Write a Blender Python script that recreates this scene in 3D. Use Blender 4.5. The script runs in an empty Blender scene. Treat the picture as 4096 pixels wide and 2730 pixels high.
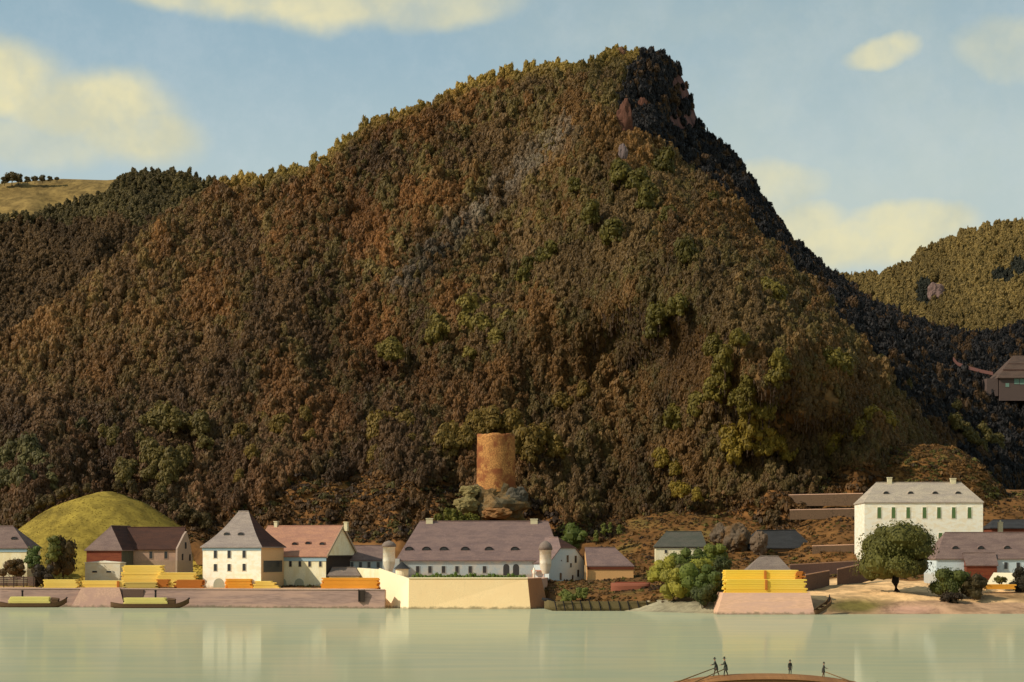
import bpy, bmesh, math, random
import numpy as np
from mathutils import Vector, Matrix, noise
R = math.radians
random.seed(7); rng = np.random.default_rng(7)
scene = bpy.context.scene
COL = scene.collection

# ------------------------------------------------------------------ camera
F = 7643.0; HZ = 2202.0; CH = 15.0          # focal length in photo pixels, horizon row, eye height (m)
cam_d = bpy.data.cameras.new('camera'); cam = bpy.data.objects.new('camera', cam_d); COL.objects.link(cam)
cam.location = (0, 0, CH); cam.rotation_euler = (R(90), 0, 0)
cam_d.sensor_width = 36; cam_d.lens = 36 * F / 4096; cam_d.shift_y = (HZ - 1365) / 4096
cam_d.clip_start = 1; cam_d.clip_end = 20000
scene.camera = cam

# ------------------------------------------------------------------ light
def lin(r, g, b, k=1.0):
    f = lambda c: ((c / 255 + .055) / 1.055) ** 2.4 if c > 10.3 else c / 255 / 12.92
    return (f(r) * k, f(g) * k, f(b) * k, 1)

SUN_EL, SUN_AZ = 37.0, 248.0                # azimuth clockwise from +Y
world = bpy.data.worlds.new('World'); scene.world = world; world.use_nodes = True
nt = world.node_tree; nt.nodes.clear()
class NT:
    """tiny helper to write node maths"""
    def __init__(s, t): s.t = t
    def n(s, typ, **kw):
        x = s.t.nodes.new(typ)
        for k, v in kw.items(): setattr(x, k, v)
        return x
    def put(s, sock, v):
        if isinstance(v, bpy.types.NodeSocket): s.t.links.new(v, sock)
        else: sock.default_value = v
    def m(s, op, a, b=None, c=None, clamp=False):
        x = s.n('ShaderNodeMath', operation=op, use_clamp=clamp)
        s.put(x.inputs[0], a)
        if b is not None: s.put(x.inputs[1], b)
        if c is not None: s.put(x.inputs[2], c)
        return x.outputs[0]
    def mix(s, f, a, b, blend='MIX'):
        x = s.n('ShaderNodeMix', data_type='RGBA', blend_type=blend)
        s.put(x.inputs[0], f); s.put(x.inputs[6], a); s.put(x.inputs[7], b)
        return x.outputs[2]
    def noise(s, vec, scale, detail=4, rough=.55, dist=0.0):
        x = s.n('ShaderNodeTexNoise'); x.inputs['Scale'].default_value = scale
        x.inputs['Detail'].default_value = detail; x.inputs['Roughness'].default_value = rough
        x.inputs['Distortion'].default_value = dist
        if vec is not None: s.t.links.new(vec, x.inputs['Vector'])
        return x
    def ramp(s, f, lo, hi, a=0.0, b=1.0, smooth=True):
        x = s.n('ShaderNodeMapRange'); x.interpolation_type = 'SMOOTHSTEP' if smooth else 'LINEAR'
        s.put(x.inputs[0], f); s.put(x.inputs[1], lo); s.put(x.inputs[2], hi); s.put(x.inputs[3], a); s.put(x.inputs[4], b)
        return x.outputs[0]

w = NT(nt)
tc = w.n('ShaderNodeTexCoord'); D0 = tc.outputs['Generated']
# clouds and a faint painted sheen live on the dome: azimuth / elevation in radians
wn = w.noise(D0, 9, 5, .6)
sub = w.n('ShaderNodeVectorMath', operation='SUBTRACT'); nt.links.new(wn.outputs['Color'], sub.inputs[0]); sub.inputs[1].default_value = (.5, .5, .5)
scl = w.n('ShaderNodeVectorMath', operation='SCALE'); nt.links.new(sub.outputs[0], scl.inputs[0]); scl.inputs['Scale'].default_value = .035
dd = w.n('ShaderNodeVectorMath', operation='ADD'); nt.links.new(D0, dd.inputs[0]); nt.links.new(scl.outputs[0], dd.inputs[1])
sp = w.n('ShaderNodeSeparateXYZ'); nt.links.new(dd.outputs[0], sp.inputs[0])
az = w.m('ARCTAN2', sp.outputs[0], sp.outputs[1]); el = w.m('ARCSINE', w.m('MAXIMUM', w.m('MINIMUM', sp.outputs[2], 1.0), -1.0))
spr = w.n('ShaderNodeSeparateXYZ'); nt.links.new(D0, spr.inputs[0])
el_raw = w.m('ARCSINE', w.m('MAXIMUM', w.m('MINIMUM', spr.outputs[2], 1.0), -1.0))
CLOUDS_SHEEN = [(1150, -25, 620, 125, .95), (700, -20, 230, 85, .8), (1760, 20, 380, 95, .7),
          (-60, 330, 330, 165, 1.0), (330, 440, 400, 150, 1.0), (520, 540, 310, 135, .95), (120, 580, 420, 110, .55), (300, 390, 260, 100, .5),
          (3530, 205, 165, 62, .8), (3100, 60, 1300, 330, .16), (4070, 190, 290, 120, .5), (2900, 60, 900, 200, .14),  # the faint wide ones paint a sheen onto the upper right sky
          (3080, 780, 250, 130, .72), (3210, 950, 250, 130, .85), (3650, 900, 270, 100, .88), (3440, 990, 420, 115, .92), (3780, 960, 240, 70, .45), (3300, 560, 1300, 700, .16),
          (-900, 300, 500, 150, .9), (5200, 400, 700, 160, .9)]
dens = None
for (u, v, rx, ry, k) in CLOUDS_SHEEN:
    a0 = math.atan2(u - 2048, F); e0 = math.atan((HZ - v) / math.hypot(F, u - 2048))
    qa = w.m('DIVIDE', w.m('SUBTRACT', az, a0), rx / F); qe = w.m('DIVIDE', w.m('SUBTRACT', el, e0), ry / F)
    r = w.m('SQRT', w.m('ADD', w.m('MULTIPLY', qa, qa), w.m('MULTIPLY', qe, qe)))
    b = w.m('MULTIPLY', w.ramp(r, 1.2, .5), k)
    dens = b if dens is None else w.m('MAXIMUM', dens, b)
# scattered clouds over the rest of the dome
far_n = w.noise(D0, 3.2, 5, .5)
away = w.ramp(w.m('ABSOLUTE', az), .42, .75)
high = w.ramp(el_raw, .34, .6)
dens2 = w.m('MULTIPLY', w.ramp(far_n.outputs['Fac'], .52, .66), w.m('MAXIMUM', away, high))
dens = w.m('MAXIMUM', dens, dens2)
fine = w.noise(D0, 46, 4, .6)
dens = w.m('MULTIPLY', dens, w.ramp(fine.outputs['Fac'], .25, .62, .72, 1.0), None, True)
gr = w.n('ShaderNodeValToRGB'); nt.links.new(w.m('DIVIDE', el_raw, 1.2, None, True), gr.inputs[0])
cr = gr.color_ramp; cr.elements[0].position = 0; cr.elements[0].color = lin(196, 205, 192)
cr.elements[1].position = 1; cr.elements[1].color = lin(92, 132, 165)
for p, c in ((.10, (202, 215, 209)), (.165, (188, 208, 211)), (.21, (163, 191, 203)), (.26, (146, 178, 194))):
    e = cr.elements.new(p); e.color = lin(*c)
sky = w.n('ShaderNodeTexSky', sky_type='NISHITA'); sky.sun_disc = False
sky.sun_elevation = R(SUN_EL); sky.sun_rotation = R(SUN_AZ); sky.air_density = 1.2; sky.dust_density = 2.5
nish = w.mix(1.0, sky.outputs[0], (.075, .075, .075, 1), 'MULTIPLY')
skyc = w.mix(.82, nish, gr.outputs[0])
veil = w.noise(D0, 26, 6, .7); skyc = w.mix(w.ramp(veil.outputs['Fac'], .38, .7, 0, .13), skyc, lin(220, 226, 228))
cloud_c = w.mix(w.ramp(w.noise(D0, 22, 4, .6).outputs['Fac'], .35, .65), lin(206, 206, 180), lin(232, 224, 182))
out_c = w.mix(dens, skyc, cloud_c)
bg = w.n('ShaderNodeBackground'); nt.links.new(out_c, bg.inputs[0]); bg.inputs[1].default_value = 1.0
wo = w.n('ShaderNodeOutputWorld'); nt.links.new(bg.outputs[0], wo.inputs[0])

sun_d = bpy.data.lights.new('sun', 'SUN'); sun = bpy.data.objects.new('sun', sun_d); COL.objects.link(sun)
sun_d.energy = 3.9; sun_d.angle = R(.6); sun_d.color = (1, .93, .80)
sv = Vector((math.sin(R(SUN_AZ)) * math.cos(R(SUN_EL)), math.cos(R(SUN_AZ)) * math.cos(R(SUN_EL)), math.sin(R(SUN_EL))))
sun.rotation_euler = sv.to_track_quat('Z', 'Y').to_euler(); sun.location = sv * 600
scene.view_settings.view_transform = 'Standard'; scene.view_settings.look = 'None'
scene.view_settings.exposure = 0; scene.view_settings.gamma = 1; scene.view_settings.use_curve_mapping = False

# ------------------------------------------------------------------ helpers
def X(u, Y): return (u - 2048) * Y / F
def Z(v, Y): return CH + (HZ - v) * Y / F
def P(u, v, Y): return Vector((X(u, Y), Y, Z(v, Y)))

def tag(o, label=None, cat=None, group=None, kind=None):
    if label: o['label'] = label
    if cat: o['category'] = cat
    if group: o['group'] = group
    if kind: o['kind'] = kind
    return o
def empty(name, loc, rz=0):
    o = bpy.data.objects.new(name, None); COL.objects.link(o); o.location = loc; o.rotation_euler = (0, 0, rz)
    o.empty_display_size = .5
    return o
class MB:
    """collects verts and faces; build() links ONE mesh object"""
    def __init__(s): s.v = []; s.f = []; s.mi = []
    def add(s, vs, fs, mi=0):
        b = len(s.v); s.v += [tuple(p) for p in vs]; s.f += [tuple(i + b for i in f) for f in fs]; s.mi += [mi] * len(fs); return s
    def box(s, x0, x1, y0, y1, z0, z1, mi=0):
        return s.add([(x0, y0, z0), (x1, y0, z0), (x1, y1, z0), (x0, y1, z0), (x0, y0, z1), (x1, y0, z1), (x1, y1, z1), (x0, y1, z1)],
                     [(0, 3, 2, 1), (4, 5, 6, 7), (0, 1, 5, 4), (1, 2, 6, 5), (2, 3, 7, 6), (3, 0, 4, 7)], mi)
    def tube(s, a, b, r0, r1=None, n=8, mi=0):
        a, b = Vector(a), Vector(b); r1 = r0 if r1 is None else r1
        q = (b - a).to_track_quat('Z', 'Y').to_matrix(); vs = []
        for c, r in ((a, r0), (b, r1)):
            for i in range(n):
                t = 2 * math.pi * i / n; vs.append(c + q @ Vector((r * math.cos(t), r * math.sin(t), 0)))
        fs = [(i, (i + 1) % n, n + (i + 1) % n, n + i) for i in range(n)] + [tuple(range(n))[::-1], tuple(range(n, 2 * n))]
        return s.add(vs, fs, mi)
    def path(s, pts, rad, n=8, mi=0):
        rings = []; pts = [Vector(p) for p in pts]; vs = []
        for i, p in enumerate(pts):
            d = (pts[min(i + 1, len(pts) - 1)] - pts[max(i - 1, 0)]).normalized(); q = d.to_track_quat('Z', 'Y').to_matrix()
            for k in range(n):
                t = 2 * math.pi * k / n; vs.append(p + q @ Vector((rad[i] * math.cos(t), rad[i] * math.sin(t), 0)))
        fs = []
        for i in range(len(pts) - 1):
            for k in range(n): fs.append((i * n + k, i * n + (k + 1) % n, (i + 1) * n + (k + 1) % n, (i + 1) * n + k))
        fs += [tuple(range(n))[::-1], tuple(range((len(pts) - 1) * n, len(pts) * n))]
        return s.add(vs, fs, mi)
    def ball(s, c, r, seg=10, ring=7, mi=0, jit=0, half=False):
        c = Vector(c); rx, ry, rz = (r, r, r) if not hasattr(r, '__len__') else r; vs = []; fs = []
        for i in range(ring + 1):
            ph = (math.pi / 2 if half else math.pi) * i / ring
            for k in range(seg):
                t = 2 * math.pi * k / seg; j = 1 + (random.uniform(-jit, jit) if jit else 0)
                vs.append(c + Vector((rx * math.sin(ph) * math.cos(t) * j, ry * math.sin(ph) * math.sin(t) * j, rz * math.cos(ph) * j)))
        for i in range(ring):
            for k in range(seg): fs.append((i * seg + k, (i + 1) * seg + k, (i + 1) * seg + (k + 1) % seg, i * seg + (k + 1) % seg))
        return s.add(vs, fs, mi)
    def mesh(s, name, mats):
        me = bpy.data.meshes.new(name); me.from_pydata(s.v, [], s.f); 
        for m in (mats if isinstance(mats, (list, tuple)) else [mats]): me.materials.append(m)
        if any(s.mi): me.polygons.foreach_set('material_index', s.mi)
        return me
    def build(s, name, mats, parent=None, smooth=False, bevel=0, loc=None):
        me = s.mesh(name, mats)
        if smooth or bevel:
            bm = bmesh.new(); bm.from_mesh(me)
            if smooth: bmesh.ops.remove_doubles(bm, verts=bm.verts, dist=1e-5)
            if bevel: bmesh.ops.bevel(bm, geom=[e for e in bm.edges if e.is_manifold and e.calc_face_angle(0) > .5], offset=bevel, segments=1, affect='EDGES')
            bmesh.ops.recalc_face_normals(bm, faces=bm.faces)
            bm.to_mesh(me); bm.free()
        if smooth: me.shade_smooth()
        o = bpy.data.objects.new(name, me); COL.objects.link(o)
        if parent: o.parent = parent
        if loc is not None: o.location = loc
        return o
def children(o): return [c for c in bpy.data.objects if c.parent == o]
def copy_tree(o, parent=None):
    c = o.copy(); COL.objects.link(c); c.parent = parent
    for ch in children(o): copy_tree(ch, c)
    return c

# ------------------------------------------------------------------ materials
MATS = {}
def mat(name, rgb, rough=.85, var=.25, scale=.6, bump=.15, stretch=(1, 1, 1), rgb2=None, fine=8.0, spec=.25, mask=(.42, .62), stain=None):
    """weathered matt surface: base colour broken by large stains and fine grain"""
    if name in MATS: return MATS[name]
    m = bpy.data.materials.new(name); m.use_nodes = True; t = m.node_tree; t.nodes.clear(); k = NT(t)
    co = k.n('ShaderNodeTexCoord'); mp = k.n('ShaderNodeMapping'); t.links.new(co.outputs['Object'], mp.inputs[0]); mp.inputs['Scale'].default_value = stretch
    n1 = k.noise(mp.outputs[0], scale, 5, .6, .3); n2 = k.noise(mp.outputs[0], scale * fine, 4, .6)
    c = lin(*rgb); dark = tuple(x * (1 - var) for x in c[:3]) + (1,); lite = tuple(min(1, x * (1 + var * .7)) for x in c[:3]) + (1,)
    col = k.mix(k.ramp(n2.outputs['Fac'], .3, .7), dark, lite)
    col = k.mix(k.ramp(n1.outputs['Fac'], mask[0], mask[1]), col, lin(*rgb2) if rgb2 else c)
    if stain is None: stain = 'splash' if 'plaster' in name and name != 'chimney_plaster' else ('tide' if name in ('mauve_quay_stone', 'peach_stone', 'yellow_cream_stone', 'cream_stone', 'orange_brown_stone', 'peach_ramp_stone') else '')
    if stain:      # splashed plaster above the ground, weed and damp above the water line
        if stain == 'tide': gp_ = k.n('ShaderNodeNewGeometry').outputs['Position']; hi_ = .75; dirt_ = lin(92, 88, 62)
        else: gp_ = co.outputs['Object']; hi_ = 1.1; dirt_ = lin(150, 130, 100)
        sz = k.n('ShaderNodeSeparateXYZ'); t.links.new(gp_, sz.inputs[0]); hn = k.noise(gp_, .7, 5, .7)
        hz_ = k.m('ADD', sz.outputs[2], k.m('MULTIPLY', k.m('SUBTRACT', hn.outputs['Fac'], .5), 2.2))
        col = k.mix(k.ramp(hz_, hi_, hi_ - .7, 0, .7 if stain == 'tide' else .45), col, dirt_)
        rn = k.n('ShaderNodeMapping'); t.links.new(co.outputs['Object'], rn.inputs[0]); rn.inputs['Scale'].default_value = (1.6, 1.6, .16); st_ = k.noise(rn.outputs[0], .9, 6, .7)
        col = k.mix(k.ramp(st_.outputs['Fac'], .55, .8, 0, .35), col, tuple(x * .55 for x in c[:3]) + (1,))
    p = k.n('ShaderNodeBsdfPrincipled'); t.links.new(col, p.inputs['Base Color']); p.inputs['Roughness'].default_value = rough; p.inputs['Specular IOR Level'].default_value = spec
    if bump:
        b = k.n('ShaderNodeBump'); b.inputs['Strength'].default_value = bump * 2; b.inputs['Distance'].default_value = .08
        t.links.new(n2.outputs['Fac'], b.inputs['Height']); t.links.new(b.outputs[0], p.inputs['Normal'])
    o = k.n('ShaderNodeOutputMaterial'); t.links.new(p.outputs[0], o.inputs[0]); MATS[name] = m
    return m
def roof_mat(name, rgb, rgb2, var=.25):
    """courses of tiles or shingles: rows follow height, stains run down the slope"""
    m = bpy.data.materials.new(name); m.use_nodes = True; t = m.node_tree; t.nodes.clear(); k = NT(t)
    co = k.n('ShaderNodeTexCoord'); mp = k.n('ShaderNodeMapping'); t.links.new(co.outputs['Object'], mp.inputs[0]); mp.inputs['Scale'].default_value = (.25, .25, 1.2)
    n1 = k.noise(mp.outputs[0], .9, 5, .65, .6)
    br = k.n('ShaderNodeTexBrick'); mb = k.n('ShaderNodeMapping'); t.links.new(co.outputs['Object'], mb.inputs[0]); mb.inputs['Rotation'].default_value = (R(90), 0, 0)
    t.links.new(mb.outputs[0], br.inputs[0]); br.inputs['Scale'].default_value = 2.2; br.inputs['Mortar Size'].default_value = .03
    br.inputs['Color1'].default_value = (.65, .65, .65, 1); br.inputs['Color2'].default_value = (1.15, 1.15, 1.15, 1); br.inputs['Mortar'].default_value = (.4, .4, .4, 1)
    col = k.mix(k.ramp(n1.outputs['Fac'], .36, .64), lin(*rgb), lin(*rgb2))
    col = k.mix(.55, col, br.outputs['Color'], 'MULTIPLY')
    n3 = k.noise(co.outputs['Object'], 3.5, 4, .7); col = k.mix(k.ramp(n3.outputs['Fac'], .3, .7, 0, var), col, (.02, .018, .015, 1))
    p = k.n('ShaderNodeBsdfPrincipled'); t.links.new(col, p.inputs['Base Color']); p.inputs['Roughness'].default_value = .8; p.inputs['Specular IOR Level'].default_value = .25
    b = k.n('ShaderNodeBump'); b.inputs['Strength'].default_value = .6; b.inputs['Distance'].default_value = .1; t.links.new(br.outputs['Color'], b.inputs['Height']); t.links.new(b.outputs[0], p.inputs['Normal'])
    o = k.n('ShaderNodeOutputMaterial'); t.links.new(p.outputs[0], o.inputs[0]); return m
def leaf_mat(name, src):
    """src: 'INSTANCER' reads the tint stored on each instance, 'OBJECT' the object's own colour"""
    m = bpy.data.materials.new(name); m.use_nodes = True; t = m.node_tree; t.nodes.clear(); k = NT(t)
    if src == 'INSTANCER':
        a = k.n('ShaderNodeAttribute', attribute_type='INSTANCER', attribute_name='tint'); c = a.outputs['Color']
    else:
        a = k.n('ShaderNodeObjectInfo'); c = a.outputs['Color']
    g = k.n('ShaderNodeNewGeometry'); r = g.outputs['Random Per Island']
    c = k.mix(1.0, c, k.mix(r, (.78, .78, .78, 1), (1.32, 1.28, 1.15, 1)), 'MULTIPLY')
    d = k.n('ShaderNodeBsdfPrincipled'); t.links.new(c, d.inputs['Base Color']); d.inputs['Roughness'].default_value = .6; d.inputs['Specular IOR Level'].default_value = .25
    tr = k.n('ShaderNodeBsdfTranslucent'); t.links.new(c, tr.inputs[0])
    mx = k.n('ShaderNodeMixShader'); mx.inputs[0].default_value = .36; t.links.new(d.outputs[0], mx.inputs[1]); t.links.new(tr.outputs[0], mx.inputs[2])
    o = k.n('ShaderNodeOutputMaterial'); t.links.new(mx.outputs[0], o.inputs[0]); return m
def vcol_mat(name, rough=.95, scale=.5, k1=.45, stretch=(1, 1, 1)):
    """ground: colours per place (sand, turf, bare earth, painted shade) stored in the mesh, broken by grain"""
    m = bpy.data.materials.new(name); m.use_nodes = True; t = m.node_tree; t.nodes.clear(); k = NT(t)
    a = k.n('ShaderNodeAttribute', attribute_name='soil'); co = k.n('ShaderNodeTexCoord'); mp = k.n('ShaderNodeMapping'); t.links.new(co.outputs['Object'], mp.inputs[0]); mp.inputs['Scale'].default_value = stretch
    n = k.noise(mp.outputs[0], scale, 8, .72, .4); c = k.mix(1.0, a.outputs['Color'], k.mix(k.ramp(n.outputs['Fac'], .33, .67), (1 - k1,) * 3 + (1,), (1 + k1,) * 3 + (1,)), 'MULTIPLY')
    p = k.n('ShaderNodeBsdfPrincipled'); t.links.new(c, p.inputs['Base Color']); p.inputs['Roughness'].default_value = rough; p.inputs['Specular IOR Level'].default_value = .15
    b = k.n('ShaderNodeBump'); b.inputs['Strength'].default_value = .7; b.inputs['Distance'].default_value = .35; t.links.new(n.outputs['Fac'], b.inputs['Height']); t.links.new(b.outputs[0], p.inputs['Normal'])
    o = k.n('ShaderNodeOutputMaterial'); t.links.new(p.outputs[0], o.inputs[0]); return m

LEAF_I = leaf_mat('forest_leaf', 'INSTANCER'); LEAF_O = leaf_mat('leaf', 'OBJECT')
BARK = mat('bark', (78, 60, 44), scale=2, stretch=(3, 3, .6))
GLASS = mat('window_dark', (52, 50, 50), rough=.25, var=.3, spec=.5, bump=0)
GLASS_G = mat('window_green', (92, 116, 66), rough=.5, var=.2, bump=0)
W_CREAM = mat('cream_plaster', (246, 232, 192), var=.12, scale=.5, rgb2=(238, 220, 172), stretch=(1, 1, .5))
W_WHITE = mat('white_plaster', (252, 242, 218), var=.10, scale=.5, rgb2=(244, 228, 194), stretch=(1, 1, 2))
W_BLUE = mat('blue_grey_plaster', (168, 178, 176), var=.12, scale=.4, rgb2=(186, 184, 172))
W_LBLUE = mat('pale_blue_plaster', (196, 208, 208), var=.10, scale=.4)
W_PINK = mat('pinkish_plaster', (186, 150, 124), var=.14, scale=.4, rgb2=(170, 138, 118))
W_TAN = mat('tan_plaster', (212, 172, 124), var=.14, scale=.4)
W_PEACH = mat('peach_plaster', (226, 172, 110), var=.14, scale=.4)
W_RED = mat('red_brown_boards', (126, 66, 40), var=.3, scale=.6, stretch=(.4, .4, 5), rgb2=(110, 52, 34))
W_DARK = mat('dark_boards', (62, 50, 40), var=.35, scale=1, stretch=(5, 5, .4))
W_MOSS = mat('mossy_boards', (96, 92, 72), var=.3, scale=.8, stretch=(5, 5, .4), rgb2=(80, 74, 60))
SHADE_BLUE = mat('blue_eave_shade', (150, 172, 178), var=.12)  # bluish shade below the eaves, painted as a strip
SHADE_RED = mat('red_brown_eave_shade', (112, 58, 36), var=.2)  # eave shadow painted in red-brown
C_TAN = mat('tan_barge', (176, 154, 124), var=.15)
R_PURP = roof_mat('purple_brown_tiles', (156, 126, 114), (138, 112, 104)); R_GREY = roof_mat('grey_purple_tiles', (152, 124, 110), (134, 108, 98))
R_PINK = roof_mat('pinkish_tiles', (206, 148, 114), (188, 134, 108)); R_TAUPE = roof_mat('taupe_tiles', (160, 140, 122), (144, 124, 110))
R_BROWN = roof_mat('dark_brown_tiles', (98, 62, 46), (84, 54, 42)); R_PALE = roof_mat('pale_tan_shingles', (208, 188, 160), (188, 170, 150))
R_SLATE = roof_mat('blue_black_slate', (70, 68, 66), (58, 56, 54)); R_MOSS = roof_mat('grey_green_shingles', (104, 98, 84), (90, 90, 76))
R_LGREY = roof_mat('light_grey_tiles', (182, 162, 146), (164, 146, 134))
CHIM = mat('chimney_plaster', (214, 200, 160), var=.15)
WOOD_Y = mat('fresh_yellow_timber', (252, 206, 92), var=.2, scale=.8, stretch=(.3, 2, 3), rgb2=(255, 220, 120))
WOOD_B = mat('bright_yellow_timber', (248, 202, 58), var=.2, scale=.6, stretch=(.3, 2, 3), rgb2=(250, 212, 108))
WOOD_O = mat('orange_timber', (238, 158, 48), var=.25, scale=.8, stretch=(.3, 2, 3), rgb2=(246, 178, 70))
WOOD_R = mat('rust_timber', (186, 112, 44), var=.3, scale=.8, stretch=(.3, 2, 3))
WOOD_P = mat('pale_yellow_timber', (232, 212, 120), var=.2, scale=1, stretch=(.3, 2, 3))
HULL = mat('brown_hull', (96, 70, 44), var=.3, scale=1, stretch=(.3, 2, 3)); HULLD = mat('tarred_wood', (38, 34, 32), var=.3)
HULLG = mat('weathered_olive_hull', (112, 96, 62), var=.25, scale=1, stretch=(.3, 2, 3))
STONE_Q = mat('mauve_quay_stone', (150, 122, 108), var=.2, scale=.25, stretch=(.25, .25, 2.5), rgb2=(172, 138, 118), fine=6)
STONE_P = mat('peach_stone', (212, 166, 132), var=.13, scale=.25, stretch=(.3, .3, 2), rgb2=(200, 158, 132), fine=9)
STONE_Y = mat('yellow_cream_stone', (244, 210, 154), var=.14, scale=.2, rgb2=(240, 204, 148), fine=30, mask=(.3, .7))
STONE_C = mat('cream_stone', (250, 228, 184), var=.10, scale=.25, fine=14)
STONE_O = mat('orange_brown_stone', (176, 116, 72), var=.2, scale=.4, stretch=(2, 2, .5))
STONE_D = mat('dark_umber_stone', (104, 80, 66), var=.25, scale=.4)
RUIN = mat('ruin_stone', (184, 128, 70), var=.45, scale=.3, bump=.8, stretch=(1, 1, 1.1), rgb2=(136, 78, 42), fine=8)
ROCK = mat('grey_brown_rock', (122, 94, 56), var=.4, scale=.3, bump=.6, rgb2=(96, 84, 60), fine=8)
ROCK_P = mat('mauve_rock', (126, 100, 90), var=.25, scale=.3, bump=.5)
ROCK_G = mat('grey_rock', (98, 82, 64), var=.25, scale=.3, bump=.5, rgb2=(106, 78, 46))

# ------------------------------------------------------------------ water
wm = bpy.data.materials.new('river_water'); wm.use_nodes = True; t = wm.node_tree; t.nodes.clear(); k = NT(t)
co = k.n('ShaderNodeTexCoord'); mp = k.n('ShaderNodeMapping'); t.links.new(co.outputs['Object'], mp.inputs[0]); mp.inputs['Scale'].default_value = (.12, .5, 1)
n1 = k.noise(mp.outputs[0], .35, 5, .6); n2 = k.noise(mp.outputs[0], 3.2, 4, .6)
c = k.mix(k.ramp(n1.outputs['Fac'], .35, .65), lin(168, 170, 138), lin(180, 175, 138))
dfs = k.n('ShaderNodeBsdfDiffuse'); t.links.new(c, dfs.inputs[0])
gl = k.n('ShaderNodeBsdfGlossy'); gl.inputs['Roughness'].default_value = .035; gl.inputs[0].default_value = (.95, .96, .9, 1)
bp = k.n('ShaderNodeBump'); bp.inputs['Strength'].default_value = .35; bp.inputs['Distance'].default_value = .02
t.links.new(n2.outputs['Fac'], bp.inputs['Height']); t.links.new(bp.outputs[0], gl.inputs['Normal'])
mx = k.n('ShaderNodeMixShader'); mx.inputs[0].default_value = .23; t.links.new(dfs.outputs[0], mx.inputs[1]); t.links.new(gl.outputs[0], mx.inputs[2])
o = k.n('ShaderNodeOutputMaterial'); t.links.new(mx.outputs[0], o.inputs[0])
mb = MB(); mb.add([(-3000, -1500, 0), (3000, -1500, 0), (3000, 3500, 0), (-3000, 3500, 0)], [(0, 1, 2, 3)])
tag(mb.build('river_water', wm), 'pale grey-green river with faint reflections of the bank', kind='structure')
rb = MB(); rb.add([(-3000, -1500, -4), (3000, -1500, -4), (3000, 3500, -4), (-3000, 3500, -4)], [(0, 1, 2, 3)])
tag(rb.build('river_bed', mat('mud', (110, 96, 66))), kind='structure')

# ------------------------------------------------------------------ terrain
BK = [(-1500, 545), (-700, 530), (0, 509), (1535, 490), (2185, 485), (2400, 478), (2850, 453), (3263, 448), (3600, 449), (4096, 451), (5500, 455)]
BX = np.array([X(u, y) for u, y in BK]); BY = np.array([y for u, y in BK])
def bank(x): return np.interp(x, BX, BY)
def fbm(x, y, s, o=4, seed=0.0):
    return noise.fractal(Vector((x * s + seed, y * s, seed * .37)), 1.0, 2.0, o, noise_basis='PERLIN_ORIGINAL')
def sheet(name, XX, YY, ZZ, soil, m, label, kind='structure'):
    ny, nx = XX.shape; vs = np.stack([XX, YY, ZZ], -1).reshape(-1, 3)
    idx = np.arange(ny * nx).reshape(ny, nx); q = np.stack([idx[:-1, :-1], idx[:-1, 1:], idx[1:, 1:], idx[1:, :-1]], -1).reshape(-1, 4)
    me = bpy.data.meshes.new(name); me.from_pydata(vs.tolist(), [], q.tolist()); me.materials.append(m); me.shade_smooth()
    at = me.color_attributes.new('soil', 'FLOAT_COLOR', 'POINT'); at.data.foreach_set('color', np.concatenate([soil.reshape(-1, 3), np.ones((ny * nx, 1))], 1).ravel())
    ob = bpy.data.objects.new(name, me); COL.objects.link(ob); tag(ob, label, kind=kind); return ob
SOIL = vcol_mat('soil', scale=.16, k1=.4); SOIL_S = vcol_mat('hill_soil', scale=.08, k1=.5)
def L3(*c): return np.array(lin(*c)[:3])

# lowland between the bank and the foot of the hills
def low_z(x, y):
    d = y - bank(x); u = 2048 + x * F / max(y, 1)
    if 1512 < u < 2176: a = np.interp(d, [0, 22, 26, 60, 95, 140, 200], [-3, -3, 4.5, 6.5, 15, 24, 34])
    else: a = np.interp(d, [-5, 2.5, 3.8, 30, 60, 95, 140, 200], [-3, -3, 4.72, 5.0, 8.0, 15, 25, 34])
    b = np.interp(d, [-12, -3, 0, 4, 9, 16, 45, 70, 90, 110, 150, 200], [-3, -.7, -.05, .9, 2.3, 3.9, 5.9, 7.6, 10.2, 14, 24, 34])
    c = np.interp(d, [-12, -3, 0, 5, 12, 22, 38, 70, 88, 97, 101, 128, 132, 143, 147, 200], [-3, -.7, -.05, 1.3, 3.5, 4.7, 6.0, 8.0, 12, 14.2, 16, 24, 26.4, 28, 30.5, 36])
    wb = np.clip((u - 2182) / 14, 0, 1); wc = np.clip((u - 3150) / 200, 0, 1)
    return (a * (1 - wb) + b * wb) * (1 - wc) + c * wc
xs = np.arange(-330, 400, 2.0); ds = np.concatenate([np.arange(-12, 60, 1.3), np.arange(60, 210, 4.0)])
XX = np.repeat(xs[None], len(ds), 0); YY = bank(XX) + ds[:, None]; ZZ = np.zeros_like(XX); SO = np.zeros(XX.shape + (3,))
sand, turf, ochre, earth, peach, gravel, bank_shade = L3(222, 178, 124), L3(98, 86, 42), L3(170, 138, 52), L3(112, 76, 38), L3(206, 160, 118), L3(158, 146, 116), L3(96, 68, 40)
def region(uu, vv, u, v, ru, rv): return float(np.clip(1.6 - 1.6 * math.hypot((uu - u) / ru, (vv - v) / rv), 0, 1))
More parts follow.
